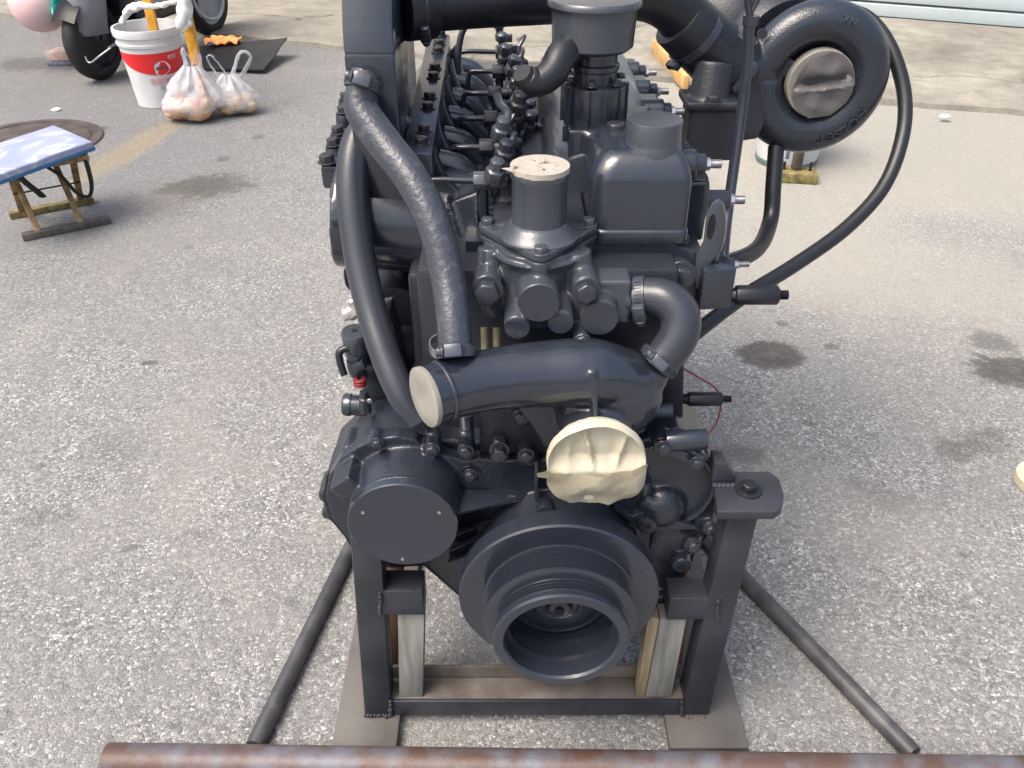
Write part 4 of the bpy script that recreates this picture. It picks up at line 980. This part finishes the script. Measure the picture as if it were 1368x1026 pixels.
# timber packing between arm and cross bar
zf_ = zl_-.0005
def prop(tl, tr, bl, br, dy, dep, m, nm='timber_prop'):
    b = B(); Y = Yp+dy; T = [at(*tl, Y), at(*tr, Y)]; L_ = [at(*bl, Y), at(*br, Y)]; L_ = [V((p.x, p.y, zf_)) for p in L_]
    prism(b, [L_[0], L_[1], T[1], T[0]], (0, dep, 0)); return obj(nm, b, m, st, bevel=.0015)
prop((531, 815), (567, 815), (534, 936), (565, 936), .010, .032, WEATH)
prop((882, 828), (917, 828), (862, 936), (896, 936), .010, .032, WEATH)
prop((866, 824), (881, 828), (850, 936), (861, 936), .012, .026, PALEW, 'timber_offcut')
p0, p1 = at(526, 765, .91), at(517, 900, .90)
obj('timber_prop', bar((p1.x, .905, .02), (p0.x, .91, p0.z), .03, .03), BROWNW, st, bevel=.002)
obj('timber_prop', bar((.272, .90, .02), (.262, .90, .28), .02, .03), BROWNW, st, bevel=.002)
# mounting plate on the right post, gusset and bolt
zt = at(1000, 683, .815).z
b = B(); prism(b, [gz(x, y, zt)-UP*.014 for x, y in [(958, 684), (1036, 684), (1045, 678), (1048, 662), (1042, 640), (1028, 629), (952, 629)]], (0, 0, .014)); plate = obj('mounting_plate', b, STANDP, st, bevel=.0025)
bp_ = gz(1000, 655, zt)
bolt(plate, bp_, UP, .0115, BLACKM, h=1.0)
b = B(); lathe(b, bp_-UP*.0005, UP, [(0, 0), (.018, 0), (.018, .003), (0, .003)], 28); obj('washer', b, BLACKM, plate, bevel=.0005)
ge = gz(962, 646, zt)
b = B(); prism(b, [ge+V((-.012, 0, 0)), ge+V((.020, 0, 0)), ge+V((.020, 0, .012)), ge+V((.004, 0, .034)), ge+V((-.012, 0, .036))], (0, .03, 0)); obj('gusset', b, STANDP, plate, bevel=.002)
b = B()
for k in range(5): ball(b, ge+V((-.008+k*.006, -.004, .001)), .004, 1, 1, .7, 8)
obj('weld_bead', b, STEELP, plate)
b = B(); we = at(925, 958, Yp-.002)
for k in range(5): ball(b, V((we.x-.008+k*.006, Yp-.003, .0205)), .005, 1, 1.2, .8, 8)
obj('weld_bead', b, RUST, st)
def weld(p0, p1, n_, r=.0038, par=None, m=None):
    b = B(); p0, p1 = V(p0), V(p1)
    for k in range(n_): ball(b, p0.lerp(p1, k/(n_-1))+V((random.uniform(-1, 1), random.uniform(-1, 1), random.uniform(-1, 1)))*.0008, r*random.uniform(.8, 1.2), 1, 1, 1, 8)
    obj('weld_bead', b, m or STANDP, st)
for (x, y0_, y1_) in ((508, 793, 820), (959, 803, 826), (522, 938, 955), (911, 938, 955)):
    weld(at(x, y0_, Yp-.001), at(x, y1_, Yp-.001), 7)
weld(at(488, 956, Yp-.002), at(520, 956, Yp-.002), 9); weld(at(975, 690, Yp-.003), at(1013, 690, Yp-.003), 9)
weld(at(536, 937, Yp+.006), at(563, 937, Yp+.006), 7, .003, None, RUST); weld(at(862, 937, Yp+.006), at(894, 937, Yp+.006), 8, .003, None, RUST)
# two bars lying on the ground and the pipe across the front
def rod(name, p0, p1, r, m, label, cat_):
    b = B(); tube(b, [V(p0), V(p1)], r, 24, 1); return tag(obj(name, b, m, None, bevel=.0015), label, cat_, 'steel bars slanting out from the stand')
RODM = mat('weathered_black_bar', (.038, .039, .045), .5, 0, 0, 26, .3, 120, base2=(.085, .083, .085), lo=.42, hi=.72)
g0, g1 = gz(340, 997, .0145), gz(462, 745, .0145); rod('steel_bar', g0-(g1-g0)*.0, g1+(g1-g0)*.9, .0148, RODM, 'dark steel bar on the asphalt left of the stand, running under the engine', 'bar')
g0, g1 = gz(1221, 1008, .0148), gz(1003, 783, .0148); rod('steel_bar', g0, g1+(g1-g0)*.75, .0150, RODM, 'dark steel bar on the asphalt right of the stand, slanting away to the right corner', 'bar')
PIPEM = mat('rust_stained_pipe', (.085, .050, .040), .5, .1, 0, 22, .3, 200, base2=(.115, .12, .145), lo=.40, hi=.68, detail=10)
pa = gz(143, 1016, .026); pb_ = gz(1500, 1036, .026)
b = B(); d_ = (pb_-pa).normalized(); L = (pb_-pa).length
lathe(b, pa, d_, [(.0235, .03), (.0235, 0), (.0262, 0), (.0265, .001), (.0265, L), (.0235, L), (.0235, L-.03)], 40); tag(obj('steel_pipe', b, PIPEM, None, sharp=30), 'long rust stained steel pipe lying across the front of the stand', 'pipe')

# ------------------------------------------------------------------ left background things
# folding stool
s0, s1, s2, s3 = gz(32, 321), gz(146, 299), gz(10, 293), gz(120, 270)
ud = ((s1-s0)+(s3-s2)).normalized(); vd = V((-ud.y, ud.x, 0)); fc = (s0+s1+s2+s3)/4
stool = empty('folding_stool', (fc.x, fc.y, 0), 'low folding wooden stool with black webbing, under a blue cushion', 'stool')
Rs = Matrix((ud, vd, UP)).transposed()
hl = (s1-s0).length/2; hw = .115
def sp(u, v_, z): return fc+ud*u+vd*v_+UP*z
for sgn, m in ((-1, GREYW), (1, MOSSW)):
    b = B(); box(b, sp(.015 if sgn < 0 else 0, sgn*hw, .0125), (2*hl+.01, .034, .025), Rs); obj('runner', b, m, stool, bevel=.004)
def stick(p0, p1, wx, wy, m, nm='leg'):
    b = B(); d = (p1-p0); z = d.normalized(); x = (ud-z*ud.dot(z)).normalized(); y = z.cross(x); R = Matrix((x, y, z)).transposed()
    box(b, (p0+p1)/2, (wx, wy, d.length), R); return obj(nm, b, m, stool, bevel=.002)
HS = .235
for u in (-.075, .065):
    stick(sp(u, -hw, .02), sp(u-.02, .085, HS), .02, .014, STOOLW)
for u in (-.10, .10):
    stick(sp(u, hw, .02), sp(u, -.085, HS), .022, .016, STOOLW)
stick(sp(-.075, -.02, .12), sp(.09, -.02, .12), .16, .006, GREYW, 'pivot_rod') if False else None
b = B(); tube(b, [sp(-.11, 0, .125), sp(.11, 0, .125)], .003, 8, 1); obj('pivot_rod', b, BLACKM, stool)
for sgn in (-1, 1):
    b = B(); box(b, sp(0, sgn*.095, HS+.004), (.30, .026, .022), Rs); obj('seat_rail', b, STOOLW, stool, bevel=.003)
WEB = mat('black_webbing', (.014, .013, .013), .85, 0, .2, 80)
for u in (-.085, .03):
    b = B(); P = [sp(u, -.09, HS-.004), sp(u+.02, -.07, HS-.05), sp(u+.05, -.055, HS-.10), sp(u+.06, -.05, HS-.12)]
    if u > 0: P = [sp(u-.02, -.10, HS-.0), sp(u+.02, -.09, HS-.05), sp(u+.05, -.085, HS-.115), sp(u+.085, -.09, HS-.135), sp(u+.105, -.095, HS-.09), sp(u+.108, -.1, HS-.0)]
    tube(b, P, .017, 10, 5, True, .35); obj('webbing_strap', b, WEB, stool)
# cushion
def cushion_mat():
    m = bpy.data.materials.new('cushion_print'); m.use_nodes = True; n = m.node_tree.nodes; l = m.node_tree.links; bs = n['Principled BSDF']
    tc = n.new('ShaderNodeTexCoord'); t = n.new('ShaderNodeTexNoise'); t.inputs['Scale'].default_value = 5.0; t.inputs['Detail'].default_value = 1.5; t.inputs['Distortion'].default_value = 1.6
    l.new(tc.outputs['Object'], t.inputs[0]); r = n.new('ShaderNodeValToRGB'); cr = r.color_ramp
    st_ = [(.0, (.16, .25, .40)), (.42, (.27, .31, .46)), (.52, (.31, .34, .48)), (.585, (.44, .52, .54)), (.64, (.31, .33, .48)), (.74, (.46, .30, .37))]
    while len(cr.elements) < len(st_): cr.elements.new(.5)
    for e, (p, c) in zip(cr.elements, st_): e.position = p; e.color = (*c, 1)
    l.new(t.outputs['Fac'], r.inputs[0]); l.new(r.outputs[0], bs.inputs['Base Color']); bs.inputs['Roughness'].default_value = .35
    return m
ct = HS+.017
cor = [gz(-62, 215, ct+.03), gz(-5, 236, ct+.03), gz(124, 190, ct+.03), gz(72, 168, ct+.03)]
b = B(); prism(b, [V((p.x, p.y, ct)) for p in cor], (0, 0, .032)); bmesh.ops.subdivide_edges(b, edges=b.edges[:], cuts=4, use_grid_fill=True)
cen = sum([V((p.x, p.y, 0)) for p in cor], V())/4
for v in b.verts:
    d = (V((v.co.x, v.co.y, 0))-cen).length; v.co.z += .008*(1-d/.3)+.004*mnoise.noise(v.co*9)
cu = obj('cushion', b, cushion_mat(), None, bevel=.006, seg=3, base_origin=True); tag(cu, 'flat blue and lilac patterned cushion lying on the folding stool', 'cushion')
CUSIDE = mat('cushion_blue_piping', (.03, .13, .27), .5)
b = B(); prism(b, [V((p.x, p.y, ct+.001))+(V((p.x, p.y, 0))-cen).normalized()*.004 for p in cor], (0, 0, .014)); obj('piping', b, CUSIDE, cu, bevel=.004)

# white paint bucket
g = gz(206, 146); bx_, by_ = g.x, g.y+.13
buck = empty('paint_bucket', (bx_, by_, 0), 'white plastic paint bucket with a red band, holding a yellow pole', 'bucket')
BH, RB, RTp = .365, .118, .150
def br_(z): return RB+(RTp-RB)*z/BH
b = B(); lathe(b, (bx_, by_, 0), UP, [(0, .006), (.10, .006), (.105, 0), (RB, .002), (RB+.001, .02), (br_(.285), .285), (br_(.285)+.007, .288), (br_(.3)+.008, .30), (br_(.3)+.001, .303), (br_(.325)+.002, .325), (br_(.33)+.010, .330), (br_(.35)+.011, .352), (br_(.36)+.008, .365), (br_(.36)-.002, .365), (br_(.3)-.003, .30), (RB-.003, .012), (0, .012)], 56)
obj('bucket_shell', b, WHITEP, buck, sharp=35)
b = B(); lathe(b, (bx_, by_, .31), UP, [(0, 0), (br_(.31)-.004, 0)], 40); obj('contents', b, mat('grey_paint_residue', (.12, .125, .13), .35, 0, .4, 14, .4, 30), buck)
fa = math.atan2(-by_, -bx_)      # towards the camera
b = B(); rows = []; NB = 40
for i in range(NB+1):
    a = fa-1.45+2.9*i/NB; s = (i/NB-.5)*2
    z0_ = .158+.045*abs(s-.25)**2; z1_ = .262
    rows.append([b.verts.new((bx_+math.cos(a)*(br_(z)+.0012), by_+math.sin(a)*(br_(z)+.0012), z)) for z in (z0_, (z0_+z1_)/2, z1_)])
for r0, r1 in zip(rows, rows[1:]):
    for k in range(2): b.faces.new((r0[k], r1[k], r1[k+1], r0[k+1]))
obj('red_band', b, RED, buck)
def bucket_patch(pts, m, nm, off=.002):
    b = B(); vs = [b.verts.new((bx_+math.cos(fa+u/.135)*(br_(z)+off), by_+math.sin(fa+u/.135)*(br_(z)+off), z)) for u, z in pts]
    b.faces.new(vs); return obj(nm, b, m, buck)
emb = [(.030+.038*math.cos(a)*(1+.10*math.cos(3*a)), .190+.034*math.sin(a)*(1+.1*math.sin(2*a))) for a in [k*.2618 for k in range(24)]]
bucket_patch(emb, WHITEP, 'emblem')
LOGO = mat('dark_print', (.06, .07, .10), .5)
for k, (u, z, w_, h_) in enumerate([(.010, .192, .018, .015), (.028, .195, .015, .014), (.046, .192, .014, .012)]):
    bucket_patch([(u-w_/2, z-h_/2), (u+w_/2, z-h_/3), (u+w_/2.4, z+h_/2), (u-w_/3, z+h_/2.2)], LOGO, 'logo_mark', .003)
def bucket_text(body, u0, z, size, m):
    cu_ = bpy.data.curves.new('print', 'FONT'); cu_.body = body; cu_.size = size; cu_.align_x = 'CENTER'; cu_.align_y = 'CENTER'; cu_.resolution_u = 2
    o = bpy.data.objects.new('t', cu_); C.objects.link(o); dg = bpy.context.evaluated_depsgraph_get(); dg.update()
    me = bpy.data.meshes.new_from_object(o.evaluated_get(dg)); bpy.data.objects.remove(o)
    b = bmesh.new(); b.from_mesh(me); bpy.data.meshes.remove(me)
    if not b.verts: b.free(); return
    for v in b.verts:
        u = u0+v.co.x; zz = z+v.co.y; a = fa+u/.135; v.co = V((bx_+math.cos(a)*(br_(zz)+.002), by_+math.sin(a)*(br_(zz)+.002), zz))
    obj('printed_text', b, m, buck)
RED2 = mat('faded_red_print', (.66, .22, .22), .5); GRY2 = mat('grey_print', (.25, .25, .27), .5)
bucket_text('防耐老达防', .048, .128, .034, RED2)
bucket_text('耐达', .026, .098, .022, GRY2); bucket_text('防', .066, .098, .026, RED2)
bucket_text('老达', .050, .072, .016, RED2)
bucket_text('老防', .088, .236, .024, WHITEP)
# yellow poles
def pole(pts, label, w_):
    b = B(); p0, p1 = [V(p) for p in pts]; z = (p1-p0).normalized(); x = (RT-z*RT.dot(z)).normalized(); y = z.cross(x)
    box(b, (p0+p1)/2, (w_, w_*.7, (p1-p0).length), Matrix((x, y, z)).transposed()); return tag(obj('yellow_pole', b, YELP, None, bevel=.004), label, 'pole', 'yellow poles at the white bucket')
q = at(207, 44, by_); q2 = at(193, -14, by_+.05)
pole([q+(q-q2).normalized()*.05, q2+(q2-q).normalized()*.35], 'yellow wooden pole standing inside the white bucket', .042)
q = at(262, 82, by_-.165); q2 = at(245, -2, by_-.13)
dpl = (q2-q).normalized(); low = q-dpl*((q.z-.02)/dpl.z)
pole([low, q2+dpl*.3], 'yellow wooden pole leaning against the right side of the white bucket', .046)
# rag tied round the poles
b = B(); tube(b, [at(163, 30, by_-.1), at(172, 14, by_-.12), at(188, 8, by_-.14), at(210, 8, by_-.17), at(235, 2, by_-.19), at(252, -4, by_-.2)], [.012, .020, .018, .012, .011, .014], 14, 7)
for v in b.verts: v.co += V((mnoise.noise(v.co*40), mnoise.noise(v.co*40+V((5, 0, 0))), mnoise.noise(v.co*40+V((0, 9, 0)))))*.008
tag(obj('rag', b, WHITEC, None), 'white twisted rag tied across the two yellow poles', 'rag')
b = B(); gq = at(247, 12, by_-.20)
tube(b, [gq+V((.01, 0, .05)), gq, gq+V((-.02, -.01, -.05)), gq+V((-.045, -.01, -.085))], [.026, .036, .030, .012], 14, 5)
for k in range(3): tube(b, [gq+V((0, -.01, -.02)), gq+V((.012*k-.01, -.014, -.06)), gq+V((-.012+.016*k-.01, -.016, -.095+.012*k))], [.014, .012, .008], 10, 4)
for v in b.verts: v.co += V((mnoise.noise(v.co*30), 0, mnoise.noise(v.co*30+V((5, 0, 0)))))*.008
tag(obj('work_glove', b, WHITEC, None), 'white cotton work glove hanging at the top of the leaning pole', 'glove')

# plastic bags with food
BAG = mat('thin_white_plastic', (.62, .63, .66), .2, 0, .04, 30, .9, 34, alpha=.5)
PEACH = mat('peach_food', (.50, .16, .13), .5, 0, 0, 14, .2, 30, base2=(.60, .40, .22)); TAN = mat('tan_food', (.40, .22, .08), .5, 0, 0, 16, .2, 30, base2=(.60, .46, .28))
def bag(px, py, rx, h, label, fm, ears, seed):
    lean = .045 if seed < 2 else -.01
    g = gz(px, py); root = empty('plastic_bag', (g.x, g.y, 0), label, 'plastic bag', 'plastic bags beside the bucket'); b = B()
    n_, k_ = 72, 30
    rings = []
    for i in range(k_+1):
        f = i/k_; z = h*f**1.1+.002; r = rx*(math.sin(min(1, f*1.9+.12)*math.pi/2))*(1-f**2.2*.78)
        ring = []
        for j in range(n_):
            a = 2*math.pi*j/n_; nn = mnoise.noise(V((math.cos(a)*2.2, math.sin(a)*2.2, f*4+seed)))
            wr = .09*(abs(mnoise.noise(V((math.cos(a)*5, math.sin(a)*5, f*7+seed))))-.2)+.05*mnoise.noise(V((math.cos(a)*14, math.sin(a)*14, f*16)))
            pl_ = .12*math.sin(a*11+seed+f*5)*f**1.5
            ring.append(b.verts.new((g.x+math.cos(a)*r*(1+.22*nn+pl_+wr)+lean*f, g.y+math.sin(a)*r*.8*(1+.22*nn+pl_+wr), z)))
        rings.append(ring)
    for r0, r1 in zip(rings, rings[1:]):
        for j in range(n_): b.faces.new((r0[j], r0[(j+1) % n_], r1[(j+1) % n_], r1[j]))
    b.faces.new(rings[0][::-1])
    obj('film', b, BAG, root, sharp=35)
    tp_ = V((g.x+lean, g.y, h))
    for (dx, dz, ww) in ears:
        b = B(); P = [tp_+V((dx*.3-.018, 0, -.03)), tp_+V((dx-ww, 0, dz*.7)), tp_+V((dx, 0, dz)), tp_+V((dx+ww, .01, dz*.7)), tp_+V((dx*.3+.02, .01, -.03))]
        tube(b, P, [.012, .008, .007, .008, .012], 10, 6, True, .35)
        for v in b.verts: v.co += V((1, .6, .6))*.006*mnoise.noise(v.co*50)
        obj('bag_handle', b, BAG, root)
    for k in range(6):
        b = B(); a = k*1.05+seed; rr = rx*.42
        ball(b, (g.x+math.cos(a)*rr, g.y+math.sin(a)*rr*.7, rx*.30+.02*(k % 2)), rx*.33, 1.2, 1, .8, 14)
        for v in b.verts: v.co += V((1, 1, 1))*.010*mnoise.noise(v.co*30)
        obj('food', b, fm, root)
    return root
bag(258, 160, .155, .25, 'thin white plastic bag of pinkish food knotted in two upright ends beside the bucket', PEACH, [(-.02, .075, .006), (.035, .065, .006)], 1.3)
bag(318, 152, .125, .19, 'thin white plastic bag of tan food with open loop handles, right of the pinkish bag', TAN, [(-.07, .085, .018), (.085, .10, .03)], 4.1)

# black rubber mat raised at one corner, orange cloth on it
m0 = [gz(262, 92, .01), gz(262, 62, .05), gz(384, 52, .10), gz(352, 95, .02)]
b = B(); vs = [b.verts.new(p) for p in m0]; b.faces.new(vs); bmesh.ops.subdivide_edges(b, edges=b.edges[:], cuts=6, use_grid_fill=True)
for v in b.verts: v.co.z += .012*mnoise.noise(v.co*6)
bmesh.ops.solidify(b, geom=b.faces[:], thickness=.008)
tag(obj('rubber_mat', b, RUBBER, None), 'dark sheet lying behind the plastic bags with one corner raised', 'mat')
b = B(); g = gz(300, 57, .075); 
v0 = bmesh.ops.create_grid(b, x_segments=20, y_segments=14, size=1)['verts']
for v in v0:
    x, y = v.co.x, v.co.y; v.co = V((g.x+x*.095*(1+.2*mnoise.noise(V((y*2, 0, 1)))), g.y+y*.07*(1+.3*mnoise.noise(V((x*2, 3, 1)))), g.z+.02+.028*mnoise.noise(V((x*2.2, y*2.2, 5)))))
bmesh.ops.solidify(b, geom=b.faces[:], thickness=.006)
tag(obj('orange_cloth', b, ORANGE, None, sharp=80), 'crumpled orange cloth lying on the dark sheet by the scooter wheel', 'cloth')

# scooter (mostly cut off by the frame)
fw = gz(134, 107); rw = gz(284, 46); sdv = V((rw.x-fw.x, rw.y-fw.y, 0)).normalized(); snv = V((sdv.y, -sdv.x, 0))
scoot = empty('electric_scooter', (fw.x, fw.y, 0), 'black and grey electric scooter parked behind the white bucket', 'scooter')
f0 = V((fw.x, fw.y, 0))+sdv*.03; wb = (rw-fw).length-.04
def S(u, v_, z): return f0+sdv*u+snv*v_+UP*z
TYRE = mat('tyre_rubber', (.012, .012, .013), .7, 0, .2, 30, .3, 90)
for u, R_, nm in ((0, .205, 'tyre'), (wb, .215, 'tyre')):
    b = B(); lathe(b, S(u, -.045, R_), snv, [(R_-.065, .0), (R_-.03, -.004), (R_-.006, .018), (R_, .045), (R_-.006, .072), (R_-.03, .094), (R_-.065, .09), (R_-.065, 0)], 48); ty = obj('tyre', b, TYRE, scoot, sharp=60)
    b = B(); lathe(b, S(u, -.035, R_), snv, [(0, .01), (.03, 0), (.035, .02), (R_-.08, .03), (R_-.068, .0), (R_-.068, .07), (R_-.08, .05), (.035, .05), (0, .06)], 32); obj('rim', b, BLACKM if u == 0 else SCGREY, scoot)
# fork, fender
for s_ in (-.062, .062):
    b = B(); tube(b, [S(0, s_, .205), S(.05, s_, .42), S(.16, s_*.7, .85)], .017, 12, 3); obj('fork', b, BLACKM, scoot)
b = B(); rows = []
for i in range(15):
    a = math.radians(35+i*9.5); rows.append([b.verts.new(S(-math.cos(a)*.235, w_, .205+math.sin(a)*.235-abs(w_)*.25)) for w_ in (-.07, -.04, 0, .04, .07)])
for r0, r1 in zip(rows, rows[1:]):
    for k in range(4): b.faces.new((r0[k], r0[k+1], r1[k+1], r1[k]))
bmesh.ops.solidify(b, geom=b.faces[:], thickness=.006); obj('front_fender', b, BLACKM, scoot)
# leg shield: grey front panel, dark flank
b = B(); rows = []
for (u, hw_, z) in [(-.13, .085, .245), (-.15, .10, .28), (-.12, .11, .42), (-.05, .13, .68), (.0, .13, .95)]:
    rows.append([b.verts.new(S(u+.12*abs(t)**2.2, .035+t*hw_, z)) for t in (-1, -.75, -.4, 0, .4, .75, 1)])
for r0, r1 in zip(rows, rows[1:]):
    for k in range(6): b.faces.new((r0[k], r0[k+1], r1[k+1], r1[k]))
bmesh.ops.solidify(b, geom=b.faces[:], thickness=.012); obj('front_panel', b, SCGREY, scoot, sharp=50)
b = B(); box(b, S(.20, 0, .62), (.26, .12, .66), Matrix((snv, sdv, UP)).transposed()); obj('leg_shield', b, BLACKM, scoot, bevel=.03, seg=3)
b = B(); box(b, S(.52, 0, .27), (.27, .56, .09), Matrix((snv, sdv, UP)).transposed()); obj('floorboard', b, BLACKM, scoot, bevel=.025, seg=3)
b = B(); box(b, S(.92, 0, .52), (.28, .52, .40), Matrix((snv, sdv, UP)).transposed()); obj('seat_box', b, BLACKM, scoot, bevel=.05, seg=3)
b = B(); box(b, S(.55, .137, .33), (.012, .50, .035), Matrix((snv, sdv, UP)).transposed()); obj('side_trim', b, SCGREY, scoot, bevel=.004)
b = B(); box(b, S(.95, 0, .78), (.26, .62, .10), Matrix((snv, sdv, UP)).transposed()); obj('seat', b, TYRE, scoot, bevel=.03, seg=3)
b = B(); tube(b, [S(.75, .14, .30), S(.80, .16, .18), S(.95, .165, .14), S(1.05, .16, .22), S(1.07, .14, .36)], .011, 10, 5); obj('centre_stand', b, SCGREY, scoot)
b = B(); tube(b, [S(.16, -.32, 1.02), S(.2, 0, .98), S(.16, .32, 1.02)], .016, 12, 4); obj('handlebar', b, BLACKM, scoot)
b = B(); tube(b, [S(.02, .06, .16), S(.10, .13, .20), S(.22, .15, .26), S(.34, .14, .27)], .008, 10, 5); obj('brake_hose', b, SCGREY, scoot)
# lock on the front wheel
b = B(); cpt = at(120, 82, fw.y-.12); tube(b, [at(113, 75, fw.y-.13), at(120, 84, fw.y-.14), at(134, 74, fw.y-.14), at(148, 64, fw.y-.12)], .005, 10, 4); tag(obj('wire_lock', b, ZINC, None), 'thin silver wire hooked on the scooter front wheel', 'wire')
# helmet hung from the handlebar
hp = at(51, 4, fw.y+.25); HR = .150
hel = empty('helmet', tuple(hp-UP*HR), 'round glossy pink helmet hanging at the left of the scooter', 'helmet')
b = B(); lathe(b, hp, V((.1, .25, 1)), [(0, -HR)]+[(HR*math.sin(t), -HR*math.cos(t)) for t in [k*.105*math.pi/1.0*.5+.08 for k in range(1, 12)]]+[(HR*.96, .05), (HR*.9, .06), (HR*.86, .04)], 40); obj('shell', b, PINK, hel, sharp=60)
b = B(); tube(b, [hp+V((.12, -.08, .0)), hp+V((.15, -.12, -.04)), hp+V((.165, -.12, .04)), hp+V((.165, -.10, .2)), hp+V((.15, -.06, .42))], [.02, .026, .03, .026, .02], 12, 5, True, .35); obj('strap', b, TEAL, hel)
b = B(); cyl(b, hp+V((.118, -.06, -.035)), hp+V((.145, -.07, -.04)), .02, seg=16); obj('strap_hinge', b, mat('mauve_plastic', (.3, .2, .24), .4), hel, bevel=.003)
# clear box with pink bottom beside the wheel
g = gz(82, 90); CLEAR = mat('clear_plastic', (.75, .72, .68), .15, 0, .02, 10, trans=.6, alpha=.35)
cb = empty('plastic_tub', (g.x, g.y+.1, 0), 'small clear plastic tub with pink things in it, left of the scooter wheel', 'tub')
b = B(); box(b, (g.x-.01, g.y+.1, .115), (.165, .14, .20)); obj('tub_walls', b, CLEAR, cb, bevel=.01, seg=3)
b = B(); box(b, (g.x-.01, g.y+.1, .05), (.15, .12, .05)); obj('packets', b, mat('pink_packets', (.55, .32, .30), .5, 0, 0, 30, base2=(.6, .5, .42)), cb, bevel=.008)
b = B(); box(b, (g.x-.01, g.y+.1, .010), (.165, .14, .02)); obj('tub_base', b, mat('blue_grey_plastic', (.10, .12, .17), .5, 0, .4, 60), cb, bevel=.004)
b = B(); box(b, (g.x+.05, g.y+.04, .13), (.03, .02, .03)); obj('red_tag', b, RED, cb, bevel=.003)

# ------------------------------------------------------------------ behind and right
g = gz(1060, 228); 
b2 = empty('white_bucket', (g.x, g.y+.12, 0), 'white plastic bucket behind the turbocharger, next to a rusty post', 'bucket')
b = B(); lathe(b, (g.x, g.y+.12, 0), UP, [(0, .004), (.12, 0), (.124, .01), (.145, .34), (.153, .345), (.153, .365), (.145, .368), (.141, .34), (.12, .012), (0, .012)], 48); obj('bucket_shell', b, WHITEP, b2, sharp=40)
b = B(); lathe(b, (g.x, g.y+.12, .004), UP, [(.1255, 0), (.127, .004), (.128, .02), (.1262, .022)], 48); obj('base_ring', b, mat('green_grime', (.10, .16, .14), .7), b2)
LOGO2 = mat('blue_print', (.12, .16, .26), .5)
b = B(); pp = [(math.radians(250+k*4), z) for k, z in ((0, .05), (7, .05), (7, .09), (0, .09))]; b.faces.new([b.verts.new((g.x+math.cos(a)*(.1262+.061*z), g.y+.12+math.sin(a)*(.1262+.061*z), z)) for a, z in pp]); obj('printed_patch', b, LOGO2, b2)
g = gz(1068, 246); ps = empty('rusty_post', (g.x, g.y+.05, 0), 'rusty steel post on a mossy wooden base in front of the white bucket', 'post')
b = B(); box(b, (g.x+.0, g.y+.05, .02), (.15, .10, .04), Matrix.Rotation(-.15, 3, 'Z')); obj('wooden_base', b, MOSSW, ps, bevel=.004)
b = B(); box(b, (g.x-.005, g.y+.06, .27), (.035, .035, .46)); obj('upright', b, mat('dark_rust', (.07, .055, .045), .7, 0, .3, 20, .3, 60), ps, bevel=.004)
b = B(); cyl(b, (g.x+.045, g.y+.04, .04), (g.x+.045, g.y+.04, .075), .006, seg=10); obj('bolt', b, BLACKM, ps); b = B(); cyl(b, (g.x-.06, g.y+.06, .04), (g.x-.06, g.y+.06, .07), .012, seg=10); obj('bolt', b, BLACKM, ps)
# plank on the apron
p0, p1 = gz(912, 116, .03), gz(870, 66, .05); pd = (p1-p0).normalized(); pn = V((pd.y, -pd.x, 0)).normalized()
PLK = mat('new_pine_board', (.50, .31, .12), .6, 0, .15, 10, .15, 40)
b = B(); L = min((p1-p0).length, .8); Rp = Matrix((pd, -pn, pd.cross(-pn))).transposed()
pk = empty('wooden_board', tuple(V((p0.x, p0.y, .02))), 'new pine board lying on the concrete apron behind the engine', 'board')
b = B(); box(b, p0+pd*L/2+pn*.015+UP*.02, (L, .03, .075), Rp); obj('edge_batten', b, PLK, pk, bevel=.003)
b = B(); box(b, p0+pd*L/2+pn*.13+UP*.0, (L*.98, .20, .02), Rp); obj('face_board', b, mat('worn_plywood', (.36, .27, .18), .7, 0, .3, 9, .1, 40), pk, bevel=.002)
b = B(); p_ = p0+pn*.22+UP*.03; tube(b, [p_, p_+V((.01, .12, .07)), p_+V((.02, .25, .05))], .008, 8, 3); obj('hinge', b, ZINC, pk)
g = gz(880, 18, .03); b = B(); box(b, (g.x, g.y+.1, .10), (.28, .2, .15), Matrix.Rotation(.2, 3, 'Z')); box(b, (g.x, g.y+.1, .18), (.30, .22, .012), Matrix.Rotation(.2, 3, 'Z'))
tag(obj('brown_crate', b, BROWNW, None, bevel=.005, base_origin=True), 'small brown wooden crate on the apron beyond the pine board', 'crate')
# cream tape roll at the right edge
g = gz(1393, 648); b = B(); lathe(b, (g.x, g.y, 0), UP, [(.038, .0), (.058, 0), (.06, .002), (.06, .022), (.058, .024), (.04, .024), (.038, .022), (.038, 0)], 48)
tag(obj('tape_roll', b, TAPE, None, sharp=40, base_origin=True), 'cream masking tape roll lying on the asphalt at the right edge', 'tape roll')
# small stones and scraps
for i, (px, py, s_, m) in enumerate([(75, 148, .018, WHITEC), (1262, 157, .02, WHITEC), (1305, 75, .014, BLACKM)]):
    b = B(); g = gz(px, py, .0 if i == 0 else .02); ball(b, (g.x, g.y, g.z+s_*.3), s_, 1.3, 1, .5, 10)
    for v in b.verts: v.co += V((1, 1, .4))*.006*mnoise.noise(v.co*60)
    tag(obj('stone', b, m, None), ['small white scrap on the asphalt behind the manhole cover', 'small pale stone on the asphalt by the long hose', 'small dark stone on the concrete below the roller door'][i], 'stone')
